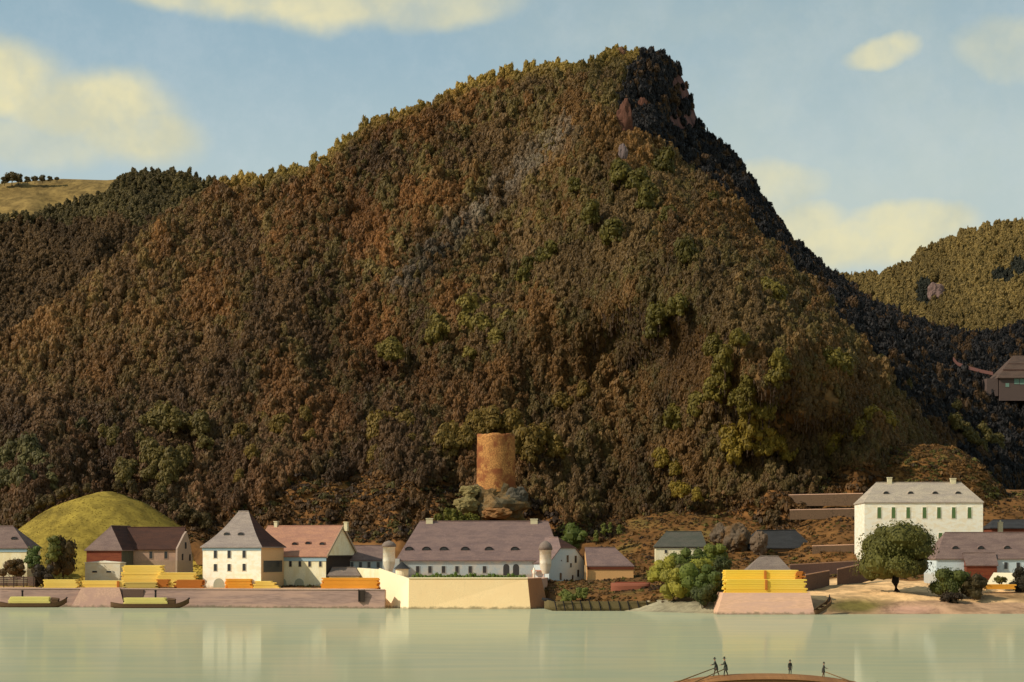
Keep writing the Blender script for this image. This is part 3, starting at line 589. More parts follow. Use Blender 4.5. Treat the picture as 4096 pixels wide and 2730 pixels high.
SLOPE = [
 ('olive slope tree above the meadow', 'olive trees above the meadow', (92, 88, 48), [(590, 1730, 1.1), (650, 1712, 1.2), (700, 1735, 1.0), (745, 1715, 1.1), (800, 1725, 1.1), (495, 1940, 1.0), (520, 1890, 1.0), (590, 1862, 1.2), (640, 1872, 1.0), (690, 1890, 1.1), (680, 1935, 1.1), (600, 1925, .9), (640, 1990, .8), (560, 1800, .8), (470, 1800, 1.0), (420, 1760, .9), (820, 1800, .9), (740, 1850, .9)]),
 ('grey-green slope tree behind the leftmost house', 'grey-green trees behind the leftmost house', (88, 90, 58), [(15, 1885, 1.1), (65, 1865, 1.0), (125, 1880, 1.2), (170, 1890, 1.0), (25, 1970, 1.2), (95, 1975, 1.1), (200, 1960, .9), (160, 1720, .8), (330, 1720, .8)]),
 ('olive slope tree left of the round tower', 'olive trees left of the round tower', (104, 94, 46), [(1570, 1690, 1.0), (1630, 1720, 1.1), (1500, 1760, 1.1), (1650, 1810, 1.1), (1700, 1860, .9), (1780, 1830, 1.3), (1810, 1790, 1.1), (1860, 1800, 1.2), (1500, 1850, .8), (1240, 1770, .8), (1320, 1860, .7), (1120, 1750, 1.0), (1050, 1700, .9), (960, 1760, .9), (1010, 1850, .9), (1220, 1690, .9), (960, 1930, .8), (1150, 1950, .6)]),
 ('olive slope tree right of the round tower', 'olive trees right of the round tower', (98, 88, 42), [(2120, 1830, 1.2), (2170, 1800, 1.3), (2220, 1830, 1.1), (2080, 1800, 1.0), (2250, 1640, .9), (2330, 1590, .9), (2050, 1720, 1.3), (1960, 1715, 1.3), (1900, 1730, 1.1)]),
 ('pale olive tree high above the tower', 'pale olive clump above the tower', (104, 100, 48), [(1755, 1350, 1.2), (1860, 1300, 1.2), (1920, 1280, 1.2), (1985, 1295, 1.1), (2020, 1350, 1.1), (1935, 1370, 1.2), (1870, 1340, 1.0), (1975, 1385, 1.0), (1880, 1440, .9), (1740, 1385, .9), (1560, 1410, 1.1), (1590, 1440, 1.0)]),
 ('green tree on the slope below the summit', 'green trees below the summit', (82, 82, 36), [(2480, 720, 1.1), (2540, 760, 1.0), (2590, 820, 1.2), (2640, 700, 1.0), (2300, 760, .9), (2360, 900, 1.0), (2450, 980, 1.1), (2680, 900, 1.1), (2760, 1050, 1.1), (2840, 830, 1.1), (2620, 1350, 1.2), (2640, 1300, 1.1), (2200, 1050, 1.0), (2100, 1150, .9), (2700, 1260, 1.0), (2120, 1090, .9)]),
 ('olive tree in the right slope clusters', 'olive clusters on the right slope', (92, 90, 38), [(2860, 1600, 1.2), (2900, 1560, 1.1), (2880, 1500, 1.1), (2960, 1620, 1.1), (3000, 1590, 1.0), (2850, 1430, 1.1), (2950, 1380, 1.1), (3120, 1500, 1.1), (3100, 1540, 1.1), (3060, 1200, 1.2), (3110, 1230, 1.1), (3340, 1500, 1.2), (3360, 1540, 1.1), (3000, 1650, 1.2), (3050, 1690, 1.1), (2700, 1720, 1.1), (2780, 1660, 1.0)]),
 ('bright olive tree above the cottage', 'bright olive trees above the small house', (112, 104, 40), [(2930, 1810, 1.2), (2990, 1800, 1.3), (3050, 1830, 1.2), (3110, 1810, 1.1), (3170, 1840, 1.1), (2940, 1860, .9), (3310, 1800, 1.3), (3360, 1770, 1.4), (3420, 1750, 1.3), (3480, 1730, 1.3), (3540, 1740, 1.3), (3330, 1840, 1.1), (3420, 1800, 1.1), (2700, 1900, .9), (2650, 1870, .9), (2730, 1990, 1.0), (2790, 2000, .9)]),
 ('lone olive tree in the dark ravine', 'olive trees in the dark ravine', (84, 82, 44), [(3815, 1650, .9), (3825, 1720, .7), (3860, 1745, .9), (3880, 1780, .8), (3930, 1780, .9), (3985, 1810, 1.0), (3930, 1810, .7), (3620, 1560, .7), (3512, 1480, .9)])]
cnt = 0
for lab, grp, c, L_ in SLOPE:
    mu, mv = float(np.median([a for a, b, d in L_])), float(np.median([b for a, b, d in L_]))
    for (u, v, s) in L_:
        for q in range(2 if s >= 1.0 else 1):
            uu, vv = u + rng.uniform(-26, 26) * q, v + rng.uniform(-16, 22) * q
            Yq = float(Ym(uu, vv)) - 1.5; src = slope_protos[cnt % 3]; ob = src if cnt < 3 else copy_tree(src); cnt += 1
            ob.location = P(uu, vv + 16, Yq - 7); ob.rotation_euler = (0, 0, rng.uniform(0, 6.28)); sc = s * rng.uniform(.85, 1.25) * Yq / 760; ob.scale = (sc, sc, sc * rng.uniform(.9, 1.15))
            tag(ob, lab + ', ' + ('upper' if vv < mv else 'lower') + (' left' if uu < mu else ' right') + ' part', 'tree', grp); set_color(ob, L3(*c) * np.array([1.22, .98, .85]) * rng.uniform(.95, 1.4))

for i, (u, v, s) in enumerate(((80, 2112, 1.0), (120, 2075, .9), (165, 2045, 1.0), (205, 2025, .8), (250, 2002, 1.0), (300, 1985, .8), (350, 1972, .7), (470, 1968, .8), (530, 1980, .9), (590, 2000, .8), (640, 2022, 1.0), (690, 2050, .9), (740, 2080, 1.1), (785, 2108, 1.2), (820, 2125, 1.1))):
    ob = copy_tree(slope_protos[i % 3]); ob.location = P(u, v + 6, 600); sc = .62 * s; ob.scale = (sc, sc, sc); ob.rotation_euler = (0, 0, i * 1.7)
    tag(ob, 'small dark tree on the rim of the meadow, ' + ('left' if u < 400 else 'right') + ' flank', 'tree', 'dark trees round the rim of the meadow'); set_color(ob, L3(92, 76, 44) * rng.uniform(.8, 1.2))

def bush(name, label, cat, u, v, Y, wpx, hpx, col, n=900, ls=.32, seed=1, group=None, trunk=False, lobes_n=15, yd=.8):
    """v is the row of its foot"""
    rg = np.random.default_rng(seed); W_, H_ = wpx * Y / F, hpx * Y / F; root = empty(name, P(u, v, Y)); mb = MB(); lobes = [(0, 0, H_ * .42, W_ * .36, W_ * .36 * yd, H_ * .42)]
    for i in range(lobes_n):
        a = rg.uniform(0, 6.28); zz = rg.uniform(.06, .82); r = W_ * .5 * rg.uniform(.3, .78) * (1.1 - .6 * abs(zz - .3)); q = min(W_, H_) * rg.uniform(.16, .27)
        lobes.append((math.cos(a) * r, math.sin(a) * r * yd, H_ * zz, q * 1.15, q, q))
    leaf_cloud(mb, lobes, n, ls, seed + 5, 0, 1.3); f_ = mb.build('foliage', LEAF_O, root); f_.color = (*L3(*col), 1)
    sb = MB()
    for i in range(4): l = lobes[1 + i]; sb.path([(l[0] * .15, l[1] * .15, -.8), (l[0] * .5, l[1] * .5, l[2] * .5), (l[0], l[1], l[2])], [.12, .08, .03], 6)
    sb.build('stem', BARK, root, smooth=True); tag(root, label, cat, group); return root

# ------------------------------------------------------------------ buildings
def house(name, label, cat, u0, u1, vb, ve, vr, Y, Dp, th=0, axis='x', hl=0, hr=0, ov=.45, flare=0.0, wall=W_CREAM, roof=R_GREY, eave_trim_shade=None, wins=(), wmat=GLASS, dorm=(), chim=(), drop=3, parent=None, arches=(), ww=.75, wh=1.5, ch=.7, side_wins=(), gable_trim=None, zrl=0, side_wall=None, hipmat=None, dw=1.5, half=None):
    th = R(th); cs, sn = math.cos(th), math.sin(th); x0 = X(u0, Y); k1 = (u1 - 2048) / F; Wd = (k1 * Y - x0) / (cs - k1 * sn)
    zb, ze = Z(vb, Y), Z(ve, Y); new = parent is None
    root = empty(name, (x0, Y, zb), th) if new else parent
    Mx = Matrix.Translation((x0, Y, 0)) @ Matrix.Rotation(th, 4, 'Z'); Mi = root.matrix_basis.inverted() @ Mx   # house frame -> root frame
    def fin(mb, nm, m, par=root, **kw):
        if par is root: mb.v = [tuple(Mi @ Vector(p)) for p in mb.v]
        return mb.build(nm, m, par, **kw)
    def lx_of(u, ly=0): k = (u - 2048) / F; return (k * (Y + ly * cs) - (x0 - ly * sn)) / (cs - k * sn)
    def wy(lx, ly): return Y + lx * sn + ly * cs
    if axis == 'x': zr = Z(vr, wy(Wd / 2, Dp / 2)); A = (hl, Dp / 2); B = (Wd - hr, Dp / 2); tgt = [A, B, B, A]
    else: zr = Z(vr, wy(Wd / 2, hl)); A = (Wd / 2, hl); B = (Wd / 2, Dp - hr); tgt = [A, A, B, B]
    # walls (with gable triangles where the roof is not hipped)
    m = MB(); q = [(0, 0), (Wd, 0), (Wd, Dp), (0, Dp)]
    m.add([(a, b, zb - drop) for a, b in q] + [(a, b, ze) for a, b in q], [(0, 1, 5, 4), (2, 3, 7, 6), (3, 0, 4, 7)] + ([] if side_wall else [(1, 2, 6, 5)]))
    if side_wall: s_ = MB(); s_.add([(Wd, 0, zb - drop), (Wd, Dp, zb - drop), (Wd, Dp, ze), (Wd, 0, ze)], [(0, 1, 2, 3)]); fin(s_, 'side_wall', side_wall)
    zg = zr - .12
    if axis == 'x':
        if hl == 0: m.add([(0, 0, ze), (0, Dp, ze), (0, Dp / 2, zg)], [(0, 2, 1)])
        if hr == 0: m.add([(Wd, 0, ze), (Wd, Dp, ze), (Wd, Dp / 2, zg)], [(0, 1, 2)])
    else:
        if half: zh_ = ze + (zr - ze) * half[0] - .1; m.add([(0, 0, ze), (Wd, 0, ze), (Wd - Wd / 2 * half[0], 0, zh_), (Wd / 2 * half[0], 0, zh_)], [(0, 1, 2, 3)])
        elif hl == 0: m.add([(0, 0, ze), (Wd, 0, ze), (Wd / 2, 0, zg)], [(0, 1, 2)])
        if hr == 0: m.add([(0, Dp, ze), (Wd, Dp, ze), (Wd / 2, Dp, zg)], [(0, 2, 1)])
    fin(m, 'wall', wall)
    # roof shell with thickness, slightly uneven
    sl = (zr - ze) / max(.1, (Dp / 2 if axis == 'x' else Wd / 2)); oz = ze - ov * sl * .6
    oc = [(-ov, -ov), (Wd + ov, -ov), (Wd + ov, Dp + ov), (-ov, Dp + ov)]
    tg = list(tgt)
    if axis == 'x':
        if hl == 0: tg[0] = tg[3] = (-ov, Dp / 2)
        if hr == 0: tg[1] = tg[2] = (Wd + ov, Dp / 2)
    else:
        if hl == 0: tg[0] = tg[1] = (Wd / 2, -ov)
        if hr == 0: tg[2] = tg[3] = (Wd / 2, Dp + ov)
    rm = MB(); TS = (0, .2, .4, .6, .8, 1); NS = 7; rs = random.Random(int(u0 * 7 + u1))
    hz = lambda t_: t_ - flare * math.sin(math.pi * t_)
    for sd in range(4):
        a, b = sd, (sd + 1) % 4; vs = []
        for t_ in TS:
            pa = [oc[a][i] + (tg[a][i] - oc[a][i]) * t_ for i in (0, 1)]; pb = [oc[b][i] + (tg[b][i] - oc[b][i]) * t_ for i in (0, 1)]
            for n_ in range(NS):
                f_ = n_ / (NS - 1); j = 0 if n_ in (0, NS - 1) or t_ in (0,) else rs.uniform(-.09, .06); vs.append((pa[0] + (pb[0] - pa[0]) * f_, pa[1] + (pb[1] - pa[1]) * f_, oz + (zr - oz) * hz(t_) + j))
        deg = math.dist(tg[a], tg[b]) < .01
        fs = [(r_ * NS + n_, r_ * NS + n_ + 1, (r_ + 1) * NS + n_ + 1, (r_ + 1) * NS + n_) for r_ in range(len(TS) - 1) for n_ in range(NS - 1)]
        vert = (axis == 'x' and ((sd == 1 and hr == 0) or (sd == 3 and hl == 0))) or (axis == 'y' and ((sd == 0 and hl == 0) or (sd == 2 and hr == 0)))
        if not vert: rm.add(vs, fs, 1 if hipmat and sd == 1 else 0)
        lo = [(x, y, z - .28) for x, y, z in vs[:NS]]; rm.add(vs[:NS] + lo, [(n_, NS + n_, NS + n_ + 1, n_ + 1) for n_ in range(NS - 1)] if not vert else [])
    e4 = [(a, b, oz - .28) for a, b in oc]
    if not half: rm.add(e4, [(0, 3, 2, 1)])
    else:
        rm = MB(); q_ = half[0]; xl, xr, zh_ = Wd / 2 * q_ - ov * (1 - q_), Wd - Wd / 2 * q_ + ov * (1 - q_), oz + (zr - oz) * q_
        for tz in (0, -.25):
            vs = [(-ov, -ov, oz + tz), (xl, -ov, zh_ + tz), (Wd / 2, half[1], zr + tz), (Wd / 2, half[2], zr + tz), (-ov, Dp, oz + tz), (Wd + ov, -ov, oz + tz), (xr, -ov, zh_ + tz), (Wd + ov, Dp, oz + tz)]
            rm.add(vs, [(0, 1, 2, 3, 4), (5, 7, 3, 2, 6)]); rm.add(vs, [(1, 6, 2)], 1)
        rm.add([(-ov, -ov, oz), (xl, -ov, zh_), (xr, -ov, zh_), (Wd + ov, -ov, oz), (-ov, -ov, oz - .25), (xl, -ov, zh_ - .25), (xr, -ov, zh_ - .25), (Wd + ov, -ov, oz - .25)], [(0, 4, 5, 1), (1, 5, 6, 2), (2, 6, 7, 3)])
        tg[0] = tg[1] = (Wd / 2, half[1])
    fin(rm, 'roof', [roof, hipmat or roof])
    # ridge caps
    rc = MB(); A3 = (tg[0][0], tg[0][1], zr + .02); B3 = (tg[1 if axis == 'x' else 2][0], tg[1 if axis == 'x' else 2][1], zr + .02)
    if math.dist(A3, B3) > .5: rc.tube(A3, B3, .16, n=6); fin(rc, 'ridge_cap', roof)
    if gable_trim:
        g = MB()
        for p0, p1 in ((((Wd + ov + .02, -ov, oz - .3), (Wd + ov + .02, Dp / 2, zr - .3)), ((Wd + ov + .02, Dp + ov, oz - .3), (Wd + ov + .02, Dp / 2, zr - .3))) if axis == 'x' else (((-ov, -ov - .02, oz - .3), (Wd / 2, -ov - .02, zr - .3)), ((Wd + ov, -ov - .02, oz - .3), (Wd / 2, -ov - .02, zr - .3)))):
            a_, b_ = Vector(p0), Vector(p1); off = Vector((0, 0, .85)); tk = Vector((.12, 0, 0)) if axis == 'x' else Vector((0, -.12, 0))
            g.add([a_ - off * .3, b_ - off * .3, b_ + off * .6, a_ + off * .6, a_ - off * .3 + tk, b_ - off * .3 + tk, b_ + off * .6 + tk, a_ + off * .6 + tk], [(4, 5, 6, 7), (0, 1, 5, 4), (3, 2, 6, 7), (0, 3, 7, 4), (1, 2, 6, 5), (3, 2, 1, 0)])
        fin(g, 'barge_board', gable_trim)
    if eave_trim_shade: c = MB(); c.box(-.12, Wd + .12, -.16, .0, ze - ch - .3, ze - .3); fin(c, 'eave_trim_shade', eave_trim_shade)  # strip under the eaves; blue and red-brown ones are painted shade
    def window(lx, zc, w_, h_, side=False, arch=False, mt=wmat):
        fr = MB(); t0 = .12
        for (a0, a1, b0, b1) in ((-w_ / 2 - t0, -w_ / 2, -h_ / 2, h_ / 2), (w_ / 2, w_ / 2 + t0, -h_ / 2, h_ / 2), (-w_ / 2 - t0, w_ / 2 + t0, h_ / 2, h_ / 2 + t0), (-w_ / 2 - t0 * 1.6, w_ / 2 + t0 * 1.6, -h_ / 2 - t0, -h_ / 2)):
            if side: fr.box(0, .09, a0, a1, b0, b1)
            else: fr.box(a0, a1, -.09, 0, b0, b1)
        pn = MB()
        if arch:
            pts = [(-w_ / 2, -h_ / 2), (w_ / 2, -h_ / 2)] + [(w_ / 2 * math.cos(t_), h_ / 2 - w_ / 2 + w_ / 2 * math.sin(t_)) for t_ in np.linspace(0, math.pi, 9)]
            pn.add([(a, -.03, b) for a, b in pts] + [(a, 0, b) for a, b in pts], [tuple(range(len(pts)))])
        elif side: pn.box(0.01, .04, -w_ / 2, w_ / 2, -h_ / 2, h_ / 2)
        else: pn.box(-w_ / 2, w_ / 2, -.04, -.01, -h_ / 2, h_ / 2); pn.box(-.03, .03, -.06, -.04, -h_ / 2, h_ / 2)
        loc = Vector((Wd, lx, zc)) if side else Vector((lx, 0, zc)); M2 = Mi @ Matrix.Translation(loc)
        f_ = (pn if arch else fr).build('door' if arch else 'window', mt if arch else (wall if not side else (side_wall or wall)), root); f_.matrix_basis = M2
        if not arch: pn.build('pane', mt, f_)
    for wdw in wins:
        u, v = wdw[:2]; w_, h_ = (wdw[2], wdw[3]) if len(wdw) > 2 else (ww, wh); lx = lx_of(u); window(lx, Z(v, wy(lx, 0)), w_, h_)
    for (u, v, w_, h_, mt) in arches: lx = lx_of(u); window(lx, Z(v, wy(lx, 0)), w_, h_, arch=True, mt=mt)
    for (ly, v, w_, h_) in side_wins: window(ly, Z(v, wy(Wd, ly)), w_, h_, side=True)
    for (u, v) in dorm:                      # small eyebrow dormers on the front slope
        lo, hi = 0.0, 1.0
        for _ in range(30):
            t_ = (lo + hi) / 2; ly = -ov + (Dp / 2 + ov) * t_; zz = oz + (zr - oz) * hz(t_); lx = lx_of(u, ly); vv = HZ - (zz - CH) * F / wy(lx, ly)
            if vv > v: lo = t_
            else: hi = t_
        dm = MB(); n_ = 8; w2 = dw / 2; dep = 1.6
        pts = [(w2 * math.cos(a), .75 * w2 * math.sin(a)) for a in np.linspace(0, math.pi, n_)]
        dm.add([(a * 1.2, -.35, b * 1.25 + .0) for a, b in pts] + [(a * 1.25, dep, b * .9 + .35) for a, b in pts], [(i, n_ + i, n_ + i + 1, i + 1) for i in range(n_ - 1)])
        d_ = dm.build('dormer', roof, root); d_.matrix_basis = Mi @ Matrix.Translation((lx, ly, zz + .02))
        po = MB(); po.add([(a, -.2, b) for a, b in pts], [tuple(range(n_))]); po.build('opening', GLASS, d_)
    for (u, v, w_) in chim:
        yy = wy(0, Dp / 2) ; lx = lx_of(u, Dp / 2); zt = Z(v, wy(lx, Dp / 2)); c = MB(); c.box(lx - w_ / 2, lx + w_ / 2, Dp / 2 - w_ / 2, Dp / 2 + w_ / 2, zr - 1.5, zt - .25); c.box(lx - w_ / 2 - .12, lx + w_ / 2 + .12, Dp / 2 - w_ / 2 - .12, Dp / 2 + w_ / 2 + .12, zt - .25, zt); fin(c, 'chimney', CHIM)
    if new: tag(root, label, cat)
    root['_'] = 0; del root['_']
    return root

# leftmost house
house('white_house', 'white house at the left edge under a low grey-purple roof half hidden by a tree', 'house', -90, 108, 2290, 2188, 2105, 545, 12, th=-4, hl=2, hr=6, roof=R_GREY, wall=W_CREAM, eave_trim_shade=SHADE_BLUE, ch=1.2, dorm=[(57, 2158)])
# red-brown house with the white lower storey and the long wing
h = house('red_brown_house', 'red-brown timber house over a white ground floor with a long pinkish wing', 'house', 346, 486, 2255, 2196, 2104, 536, 19, th=-14, axis='y', hl=4.5, hr=2, wall=W_RED, side_wall=W_MOSS, roof=R_GREY, hipmat=R_BROWN)
house('', '', '', 340, 480, 2321, 2250, 2244, 532.5, 3.5, th=-14, axis='y', hl=1.5, hr=1.5, wall=W_WHITE, roof=W_WHITE, parent=h, wins=[(379, 2288, 1.5, .5), (436, 2288, 1.5, .5)], ov=.12)
house('', '', '', 492, 716, 2320, 2194, 2110, 541, 13, th=-3, wall=W_PINK, roof=R_BROWN, parent=h, wins=[(604, 2221), (664, 2221)], ww=.9, wh=2.0)
m = MB(); Yg = 537.0
gp = [P(708, 2320, Yg), P(773, 2320, Yg + 9), P(771, 2235, Yg + 9), P(762, 2180, Yg + 7), P(747, 2126, Yg + 5), P(737, 2140, Yg + 4), P(710, 2195, Yg)]
inv = h.matrix_basis.inverted(); dn = Vector((.75, -.35, 0)) * .7
m.add([inv @ p for p in gp] + [inv @ (p - dn) for p in gp], [tuple(range(7)), tuple(range(13, 6, -1))] + [(i, 7 + i, 7 + (i + 1) % 7, (i + 1) % 7) for i in range(7)]); m.build('gable_end', mat('grey_pink_plaster', (166, 142, 124), var=.15), h)
for (u, v) in ((742, 2183), (729, 2229), (759, 2231)):
    f_ = (u - 708) / 65; pw = MB(); c_ = inv @ P(u, v, Yg + 9 * f_ - .35); pw.box(c_.x - .35, c_.x + .35, c_.y - .12, c_.y + .1, c_.z - .9, c_.z + .9); pw.build('window', GLASS, h, bevel=.05)

# tall white house with the pointed roof
house('pointed_roof_house', 'tall white house with a steep pointed grey roof and three windows per floor', 'house', 811, 1044, 2354, 2182, 2046, 518, 15, th=-17, axis='x', hl=7.1, hr=7.1, flare=.09, ov=.55, wall=W_WHITE, side_wall=W_TAN, roof=R_LGREY, hipmat=R_BROWN, eave_trim_shade=SHADE_BLUE, ch=1.1,  # tan side wall: shade of the right end put into its colour
      wins=[(862, 2214, .95, 2.6), (917, 2214, .95, 2.6), (977, 2213, .95, 2.6), (862, 2271, .95, 1.9), (917, 2271, .95, 1.9), (977, 2270, .95, 1.9)], arches=[(876, 2334, 3.3, 2.7, mat('grey_door', (164, 160, 134), var=.2))], dorm=[(908, 2141), (964, 2141)], side_wins=[(7.6, 2266, 12.5, 3.1)])
# long pink roofed house
h = house('pink_roofed_house', 'long cream house with a pinkish tiled roof and an open tan gable', 'house', 1010, 1304, 2349, 2222, 2104, 531, 20, th=-20, wall=W_CREAM, side_wall=W_DARK, roof=R_PINK, eave_trim_shade=SHADE_BLUE, ch=1.3, gable_trim=C_TAN,
      wins=[(u, 2254, .8, 1.9) for u in (1128, 1162, 1200, 1239, 1282)], arches=[(1129, 2332, 2.6, 2.5, mat('grey_green_door', (176, 172, 142), var=.2)), (1197, 2333, 2.9, 2.5, MATS['grey_green_door'])], dorm=[(1180, 2180), (1233, 2177), (1290, 2180)], chim=[(1105, 2086, .95), (1385, 2088, 1.0)])
# low grey range behind the shed
house('grey_range', 'low blue-grey range with six small windows left of the monastery', 'building', 1304, 1545, 2310, 2240, 2183, 538, 12, th=0, wall=W_BLUE, roof=R_GREY, wins=[(u, 2260, .8, 1.6) for u in (1332, 1374, 1408, 1442, 1476, 1513)], hl=5.5, ov=.3)
house('wooden_shed', 'low shed with a taupe roof behind the orange timber', 'shed', 1316, 1436, 2330, 2300, 2271, 523, 5, wall=W_CREAM, roof=R_TAUPE, hl=.6, hr=1.2, ov=.4)
m = MB(); a0, b0 = P(1428, 2350, 526), P(1532, 2350, 512); m.add([a0, b0, (b0.x, b0.y, Z(2279, 512)), (a0.x, a0.y, Z(2272, 526))] + [(p[0] + .3, p[1] + .8, p[2]) for p in (a0, b0, (b0.x, b0.y, Z(2279, 512)), (a0.x, a0.y, Z(2272, 526)))], [(0, 1, 2, 3), (7, 6, 5, 4), (3, 2, 6, 7), (0, 3, 7, 4), (1, 5, 6, 2)])
tag(m.build('yard_wall', W_CREAM), 'cream yard wall joining the shed to the terrace', 'wall')

# monastery
h = house('monastery', 'large blue-grey monastery with a huge purple-brown roof and two white turrets', 'building', 1590, 2240, 2309, 2238, 2086, 531, 26, th=0, hl=5.5, hr=3.0, wall=W_BLUE, roof=R_PURP, eave_trim_shade=W_BLUE, ch=.6, ov=.5,
          wins=[(u, 2279, .95, 1.9) for u in (1671, 1720, 1774, 1828, 1881, 1938)], arches=[(2025, 2280, 1.7, 3.2, GLASS), (2064, 2280, 1.7, 3.2, GLASS)], dorm=[(u, 2201) for u in (1636, 1705, 1775, 1860, 1955, 2059)], chim=[(1718, 2074, 1.9), (2136, 2076, 2.0)], dw=2.0)
house('', '', '', 2196, 2342, 2385, 2250, 2150, 527, 6.5, th=46, axis='y', hl=0, hr=0, half=(.6, 3.5, 15), hipmat=R_BROWN, wall=mat('light_blue_grey_plaster', (188, 198, 196), var=.1, scale=.4, stain=''), roof=R_PURP, parent=h, ov=.35, drop=5,
      wins=[(2270, 2236, .9, 2), (2302, 2238, .9, 2), (2242, 2307, .9, 2), (2312, 2294, .9, 2), (2283, 2262, .7, 1.2), (2290, 2310, .7, 1.2)])
inv = h.matrix_basis.inverted()
def turret(u, v0, v1, vcap, Y, r, wallm):
    c = inv @ P(u, v1, Y); z1, z0, zc = Z(v0, Y) - Z(v1, Y), 0, Z(vcap, Y) - Z(v1, Y)
    t_ = MB(); n = 20; prof = [(r * .55, -2.2), (r, 0), (r, z1 - .2), (r * 1.1, z1 - .2), (r * 1.1, z1)]
    vs = [(q[0] * math.cos(2 * math.pi * i / n), q[0] * math.sin(2 * math.pi * i / n), q[1]) for q in prof for i in range(n)]
    t_.add(vs, [(j * n + i, j * n + (i + 1) % n, (j + 1) * n + (i + 1) % n, (j + 1) * n + i) for j in range(len(prof) - 1) for i in range(n)])
    o1 = t_.build('turret', wallm, h, smooth=False, loc=c); o1.data.shade_smooth()
    cp = MB(); prof = [(r * 1.22, z1 - .05), (r * 1.15, z1 + (zc - z1) * .35), (r * .8, z1 + (zc - z1) * .72), (r * .3, z1 + (zc - z1) * .93), (.02, zc)]
    vs = [(q[0] * math.cos(2 * math.pi * i / n), q[0] * math.sin(2 * math.pi * i / n), q[1]) for q in prof for i in range(n)]
    cp.add(vs, [(j * n + i, j * n + (i + 1) % n, (j + 1) * n + (i + 1) % n, (j + 1) * n + i) for j in range(len(prof) - 1) for i in range(n)] + [tuple(range(n))[::-1]])
    cc = cp.build('cap', R_TAUPE, o1); cc.data.shade_smooth()
turret(1556, 2188, 2256, 2163, 520, 1.65, W_WHITE); turret(2182, 2200, 2264, 2163, 523, 1.6, W_WHITE)
wl = MB(); a_, b_ = inv @ P(1530, 2320, 528), inv @ P(1600, 2320, 531); wl.box(a_.x, b_.x, a_.y, a_.y + 8, -2, Z(2236, 528) - Z(2309, 531)); wl.build('wing', W_BLUE, h)
st = MB(); st.tube((0, 0, 0), (0, 0, .9), .35, .3, 10); st.ball((0, 0, 1.6), (.45, .4, .85), 12, 8); st.ball((0, 0, 2.5), .27, 10, 6)
o1 = st.build('garden_statue', W_WHITE); o1.location = P(2136, 2312, 522); tag(o1, 'small white statue at the right end of the terrace', 'statue')
cn = MB(); cn.box(-1.9, 1.9, -1.1, 1.1, 0, .35); cn.box(-1.6, -1.45, -1, -.85, -2.2, 0); cn.box(1.45, 1.6, -1, -.85, -2.2, 0); o1 = cn.build('canopy', mat('pink_canopy', (214, 160, 134)), h); o1.location = inv @ P(2151, 2286, 529)
# small round pavilion
root = empty('garden_pavilion', P(1608, 2312, 513)); pv = MB(); n = 16
pv.tube((0, 0, 0), (0, 0, 2.5), 1.75, 1.75, n); w_ = pv.build('wall', W_CREAM, root); w_.data.shade_flat()
pr = MB(); pr.tube((0, 0, 2.4), (0, 0, 4.3), 2.25, .12, n); pr.build('roof', R_SLATE, root); tag(root, 'small round pavilion with a pointed slate roof at the left terrace corner', 'pavilion')

# terrace walls
root = empty('terrace_wall', P(1636, 2315, 490)); inv = root.matrix_basis.inverted()
def slab(pts_b, pts_t, thick, nm, mt, par=root, iv=inv):
    n = len(pts_b); m = MB(); vs = [iv @ Vector(p) for p in pts_b] + [iv @ Vector(p) for p in pts_t] + [iv @ (Vector(p) + Vector(thick)) for p in pts_t] + [iv @ (Vector(p) + Vector(thick)) for p in pts_b]
    fs = []
    for i in range(n - 1): fs += [(i, i + 1, n + i + 1, n + i), (n + i, n + i + 1, 2 * n + i + 1, 2 * n + i), (2 * n + i, 2 * n + i + 1, 3 * n + i + 1, 3 * n + i)]
    fs += [(0, n, 2 * n, 3 * n), (n - 1, 4 * n - 1, 3 * n - 1, 2 * n - 1)]; m.add(vs, fs); return m.build(nm, mt, par)
zt = Z(2315, 490)
slab([(X(1530, 503), 503, -1), (X(1634, 488), 488, -1)], [(X(1516, 505), 505, Z(2274, 505)), (X(1636, 490), 490, zt)], (.3, .9, 0), 'left_face', STONE_C)
slab([(X(1634.5, 487.9), 487.9, -1), (X(2124, 487), 487, -1)], [(X(1636.5, 490), 490, zt), (X(2110, 490), 490, zt)], (0, .9, 0), 'front_face', STONE_Y)
slab([(X(2124.5, 487), 487, -1), (X(2196, 497), 497, -1)], [(X(2110.5, 490), 490, zt), (X(2166, 500), 500, zt)], (-.6, .8, 0), 'right_face', STONE_O)
tp = MB(); q = [(X(1536, 506), 506), (X(1640, 490.8), 490.8), (X(2108, 490.8), 490.8), (X(2160, 500.5), 500.5), (X(2190, 520), 520), (X(2190, 560), 560), (X(1536, 560), 560)]
tp.add([inv @ Vector((a, b, zt - .25)) for a, b in q] + [inv @ Vector((a, b, -1)) for a, b in q], [tuple(range(7))] + [(i, 7 + i, 7 + (i + 1) % 7, (i + 1) % 7) for i in range(7)]); tp.build('paving', STONE_P, root)
cp = MB(); 
for a, b in (((X(1636, 490), 490), (X(2110, 490), 490)),): cp.box(a[0] - .1, b[0] + .1, -.25, 1.05, 0, .28)
cpo = cp.build('coping', STONE_C, root); cpo.location = inv @ Vector((0, 490, zt))
tag(root, 'tall yellow-cream terrace wall standing in the river below the monastery', 'wall')
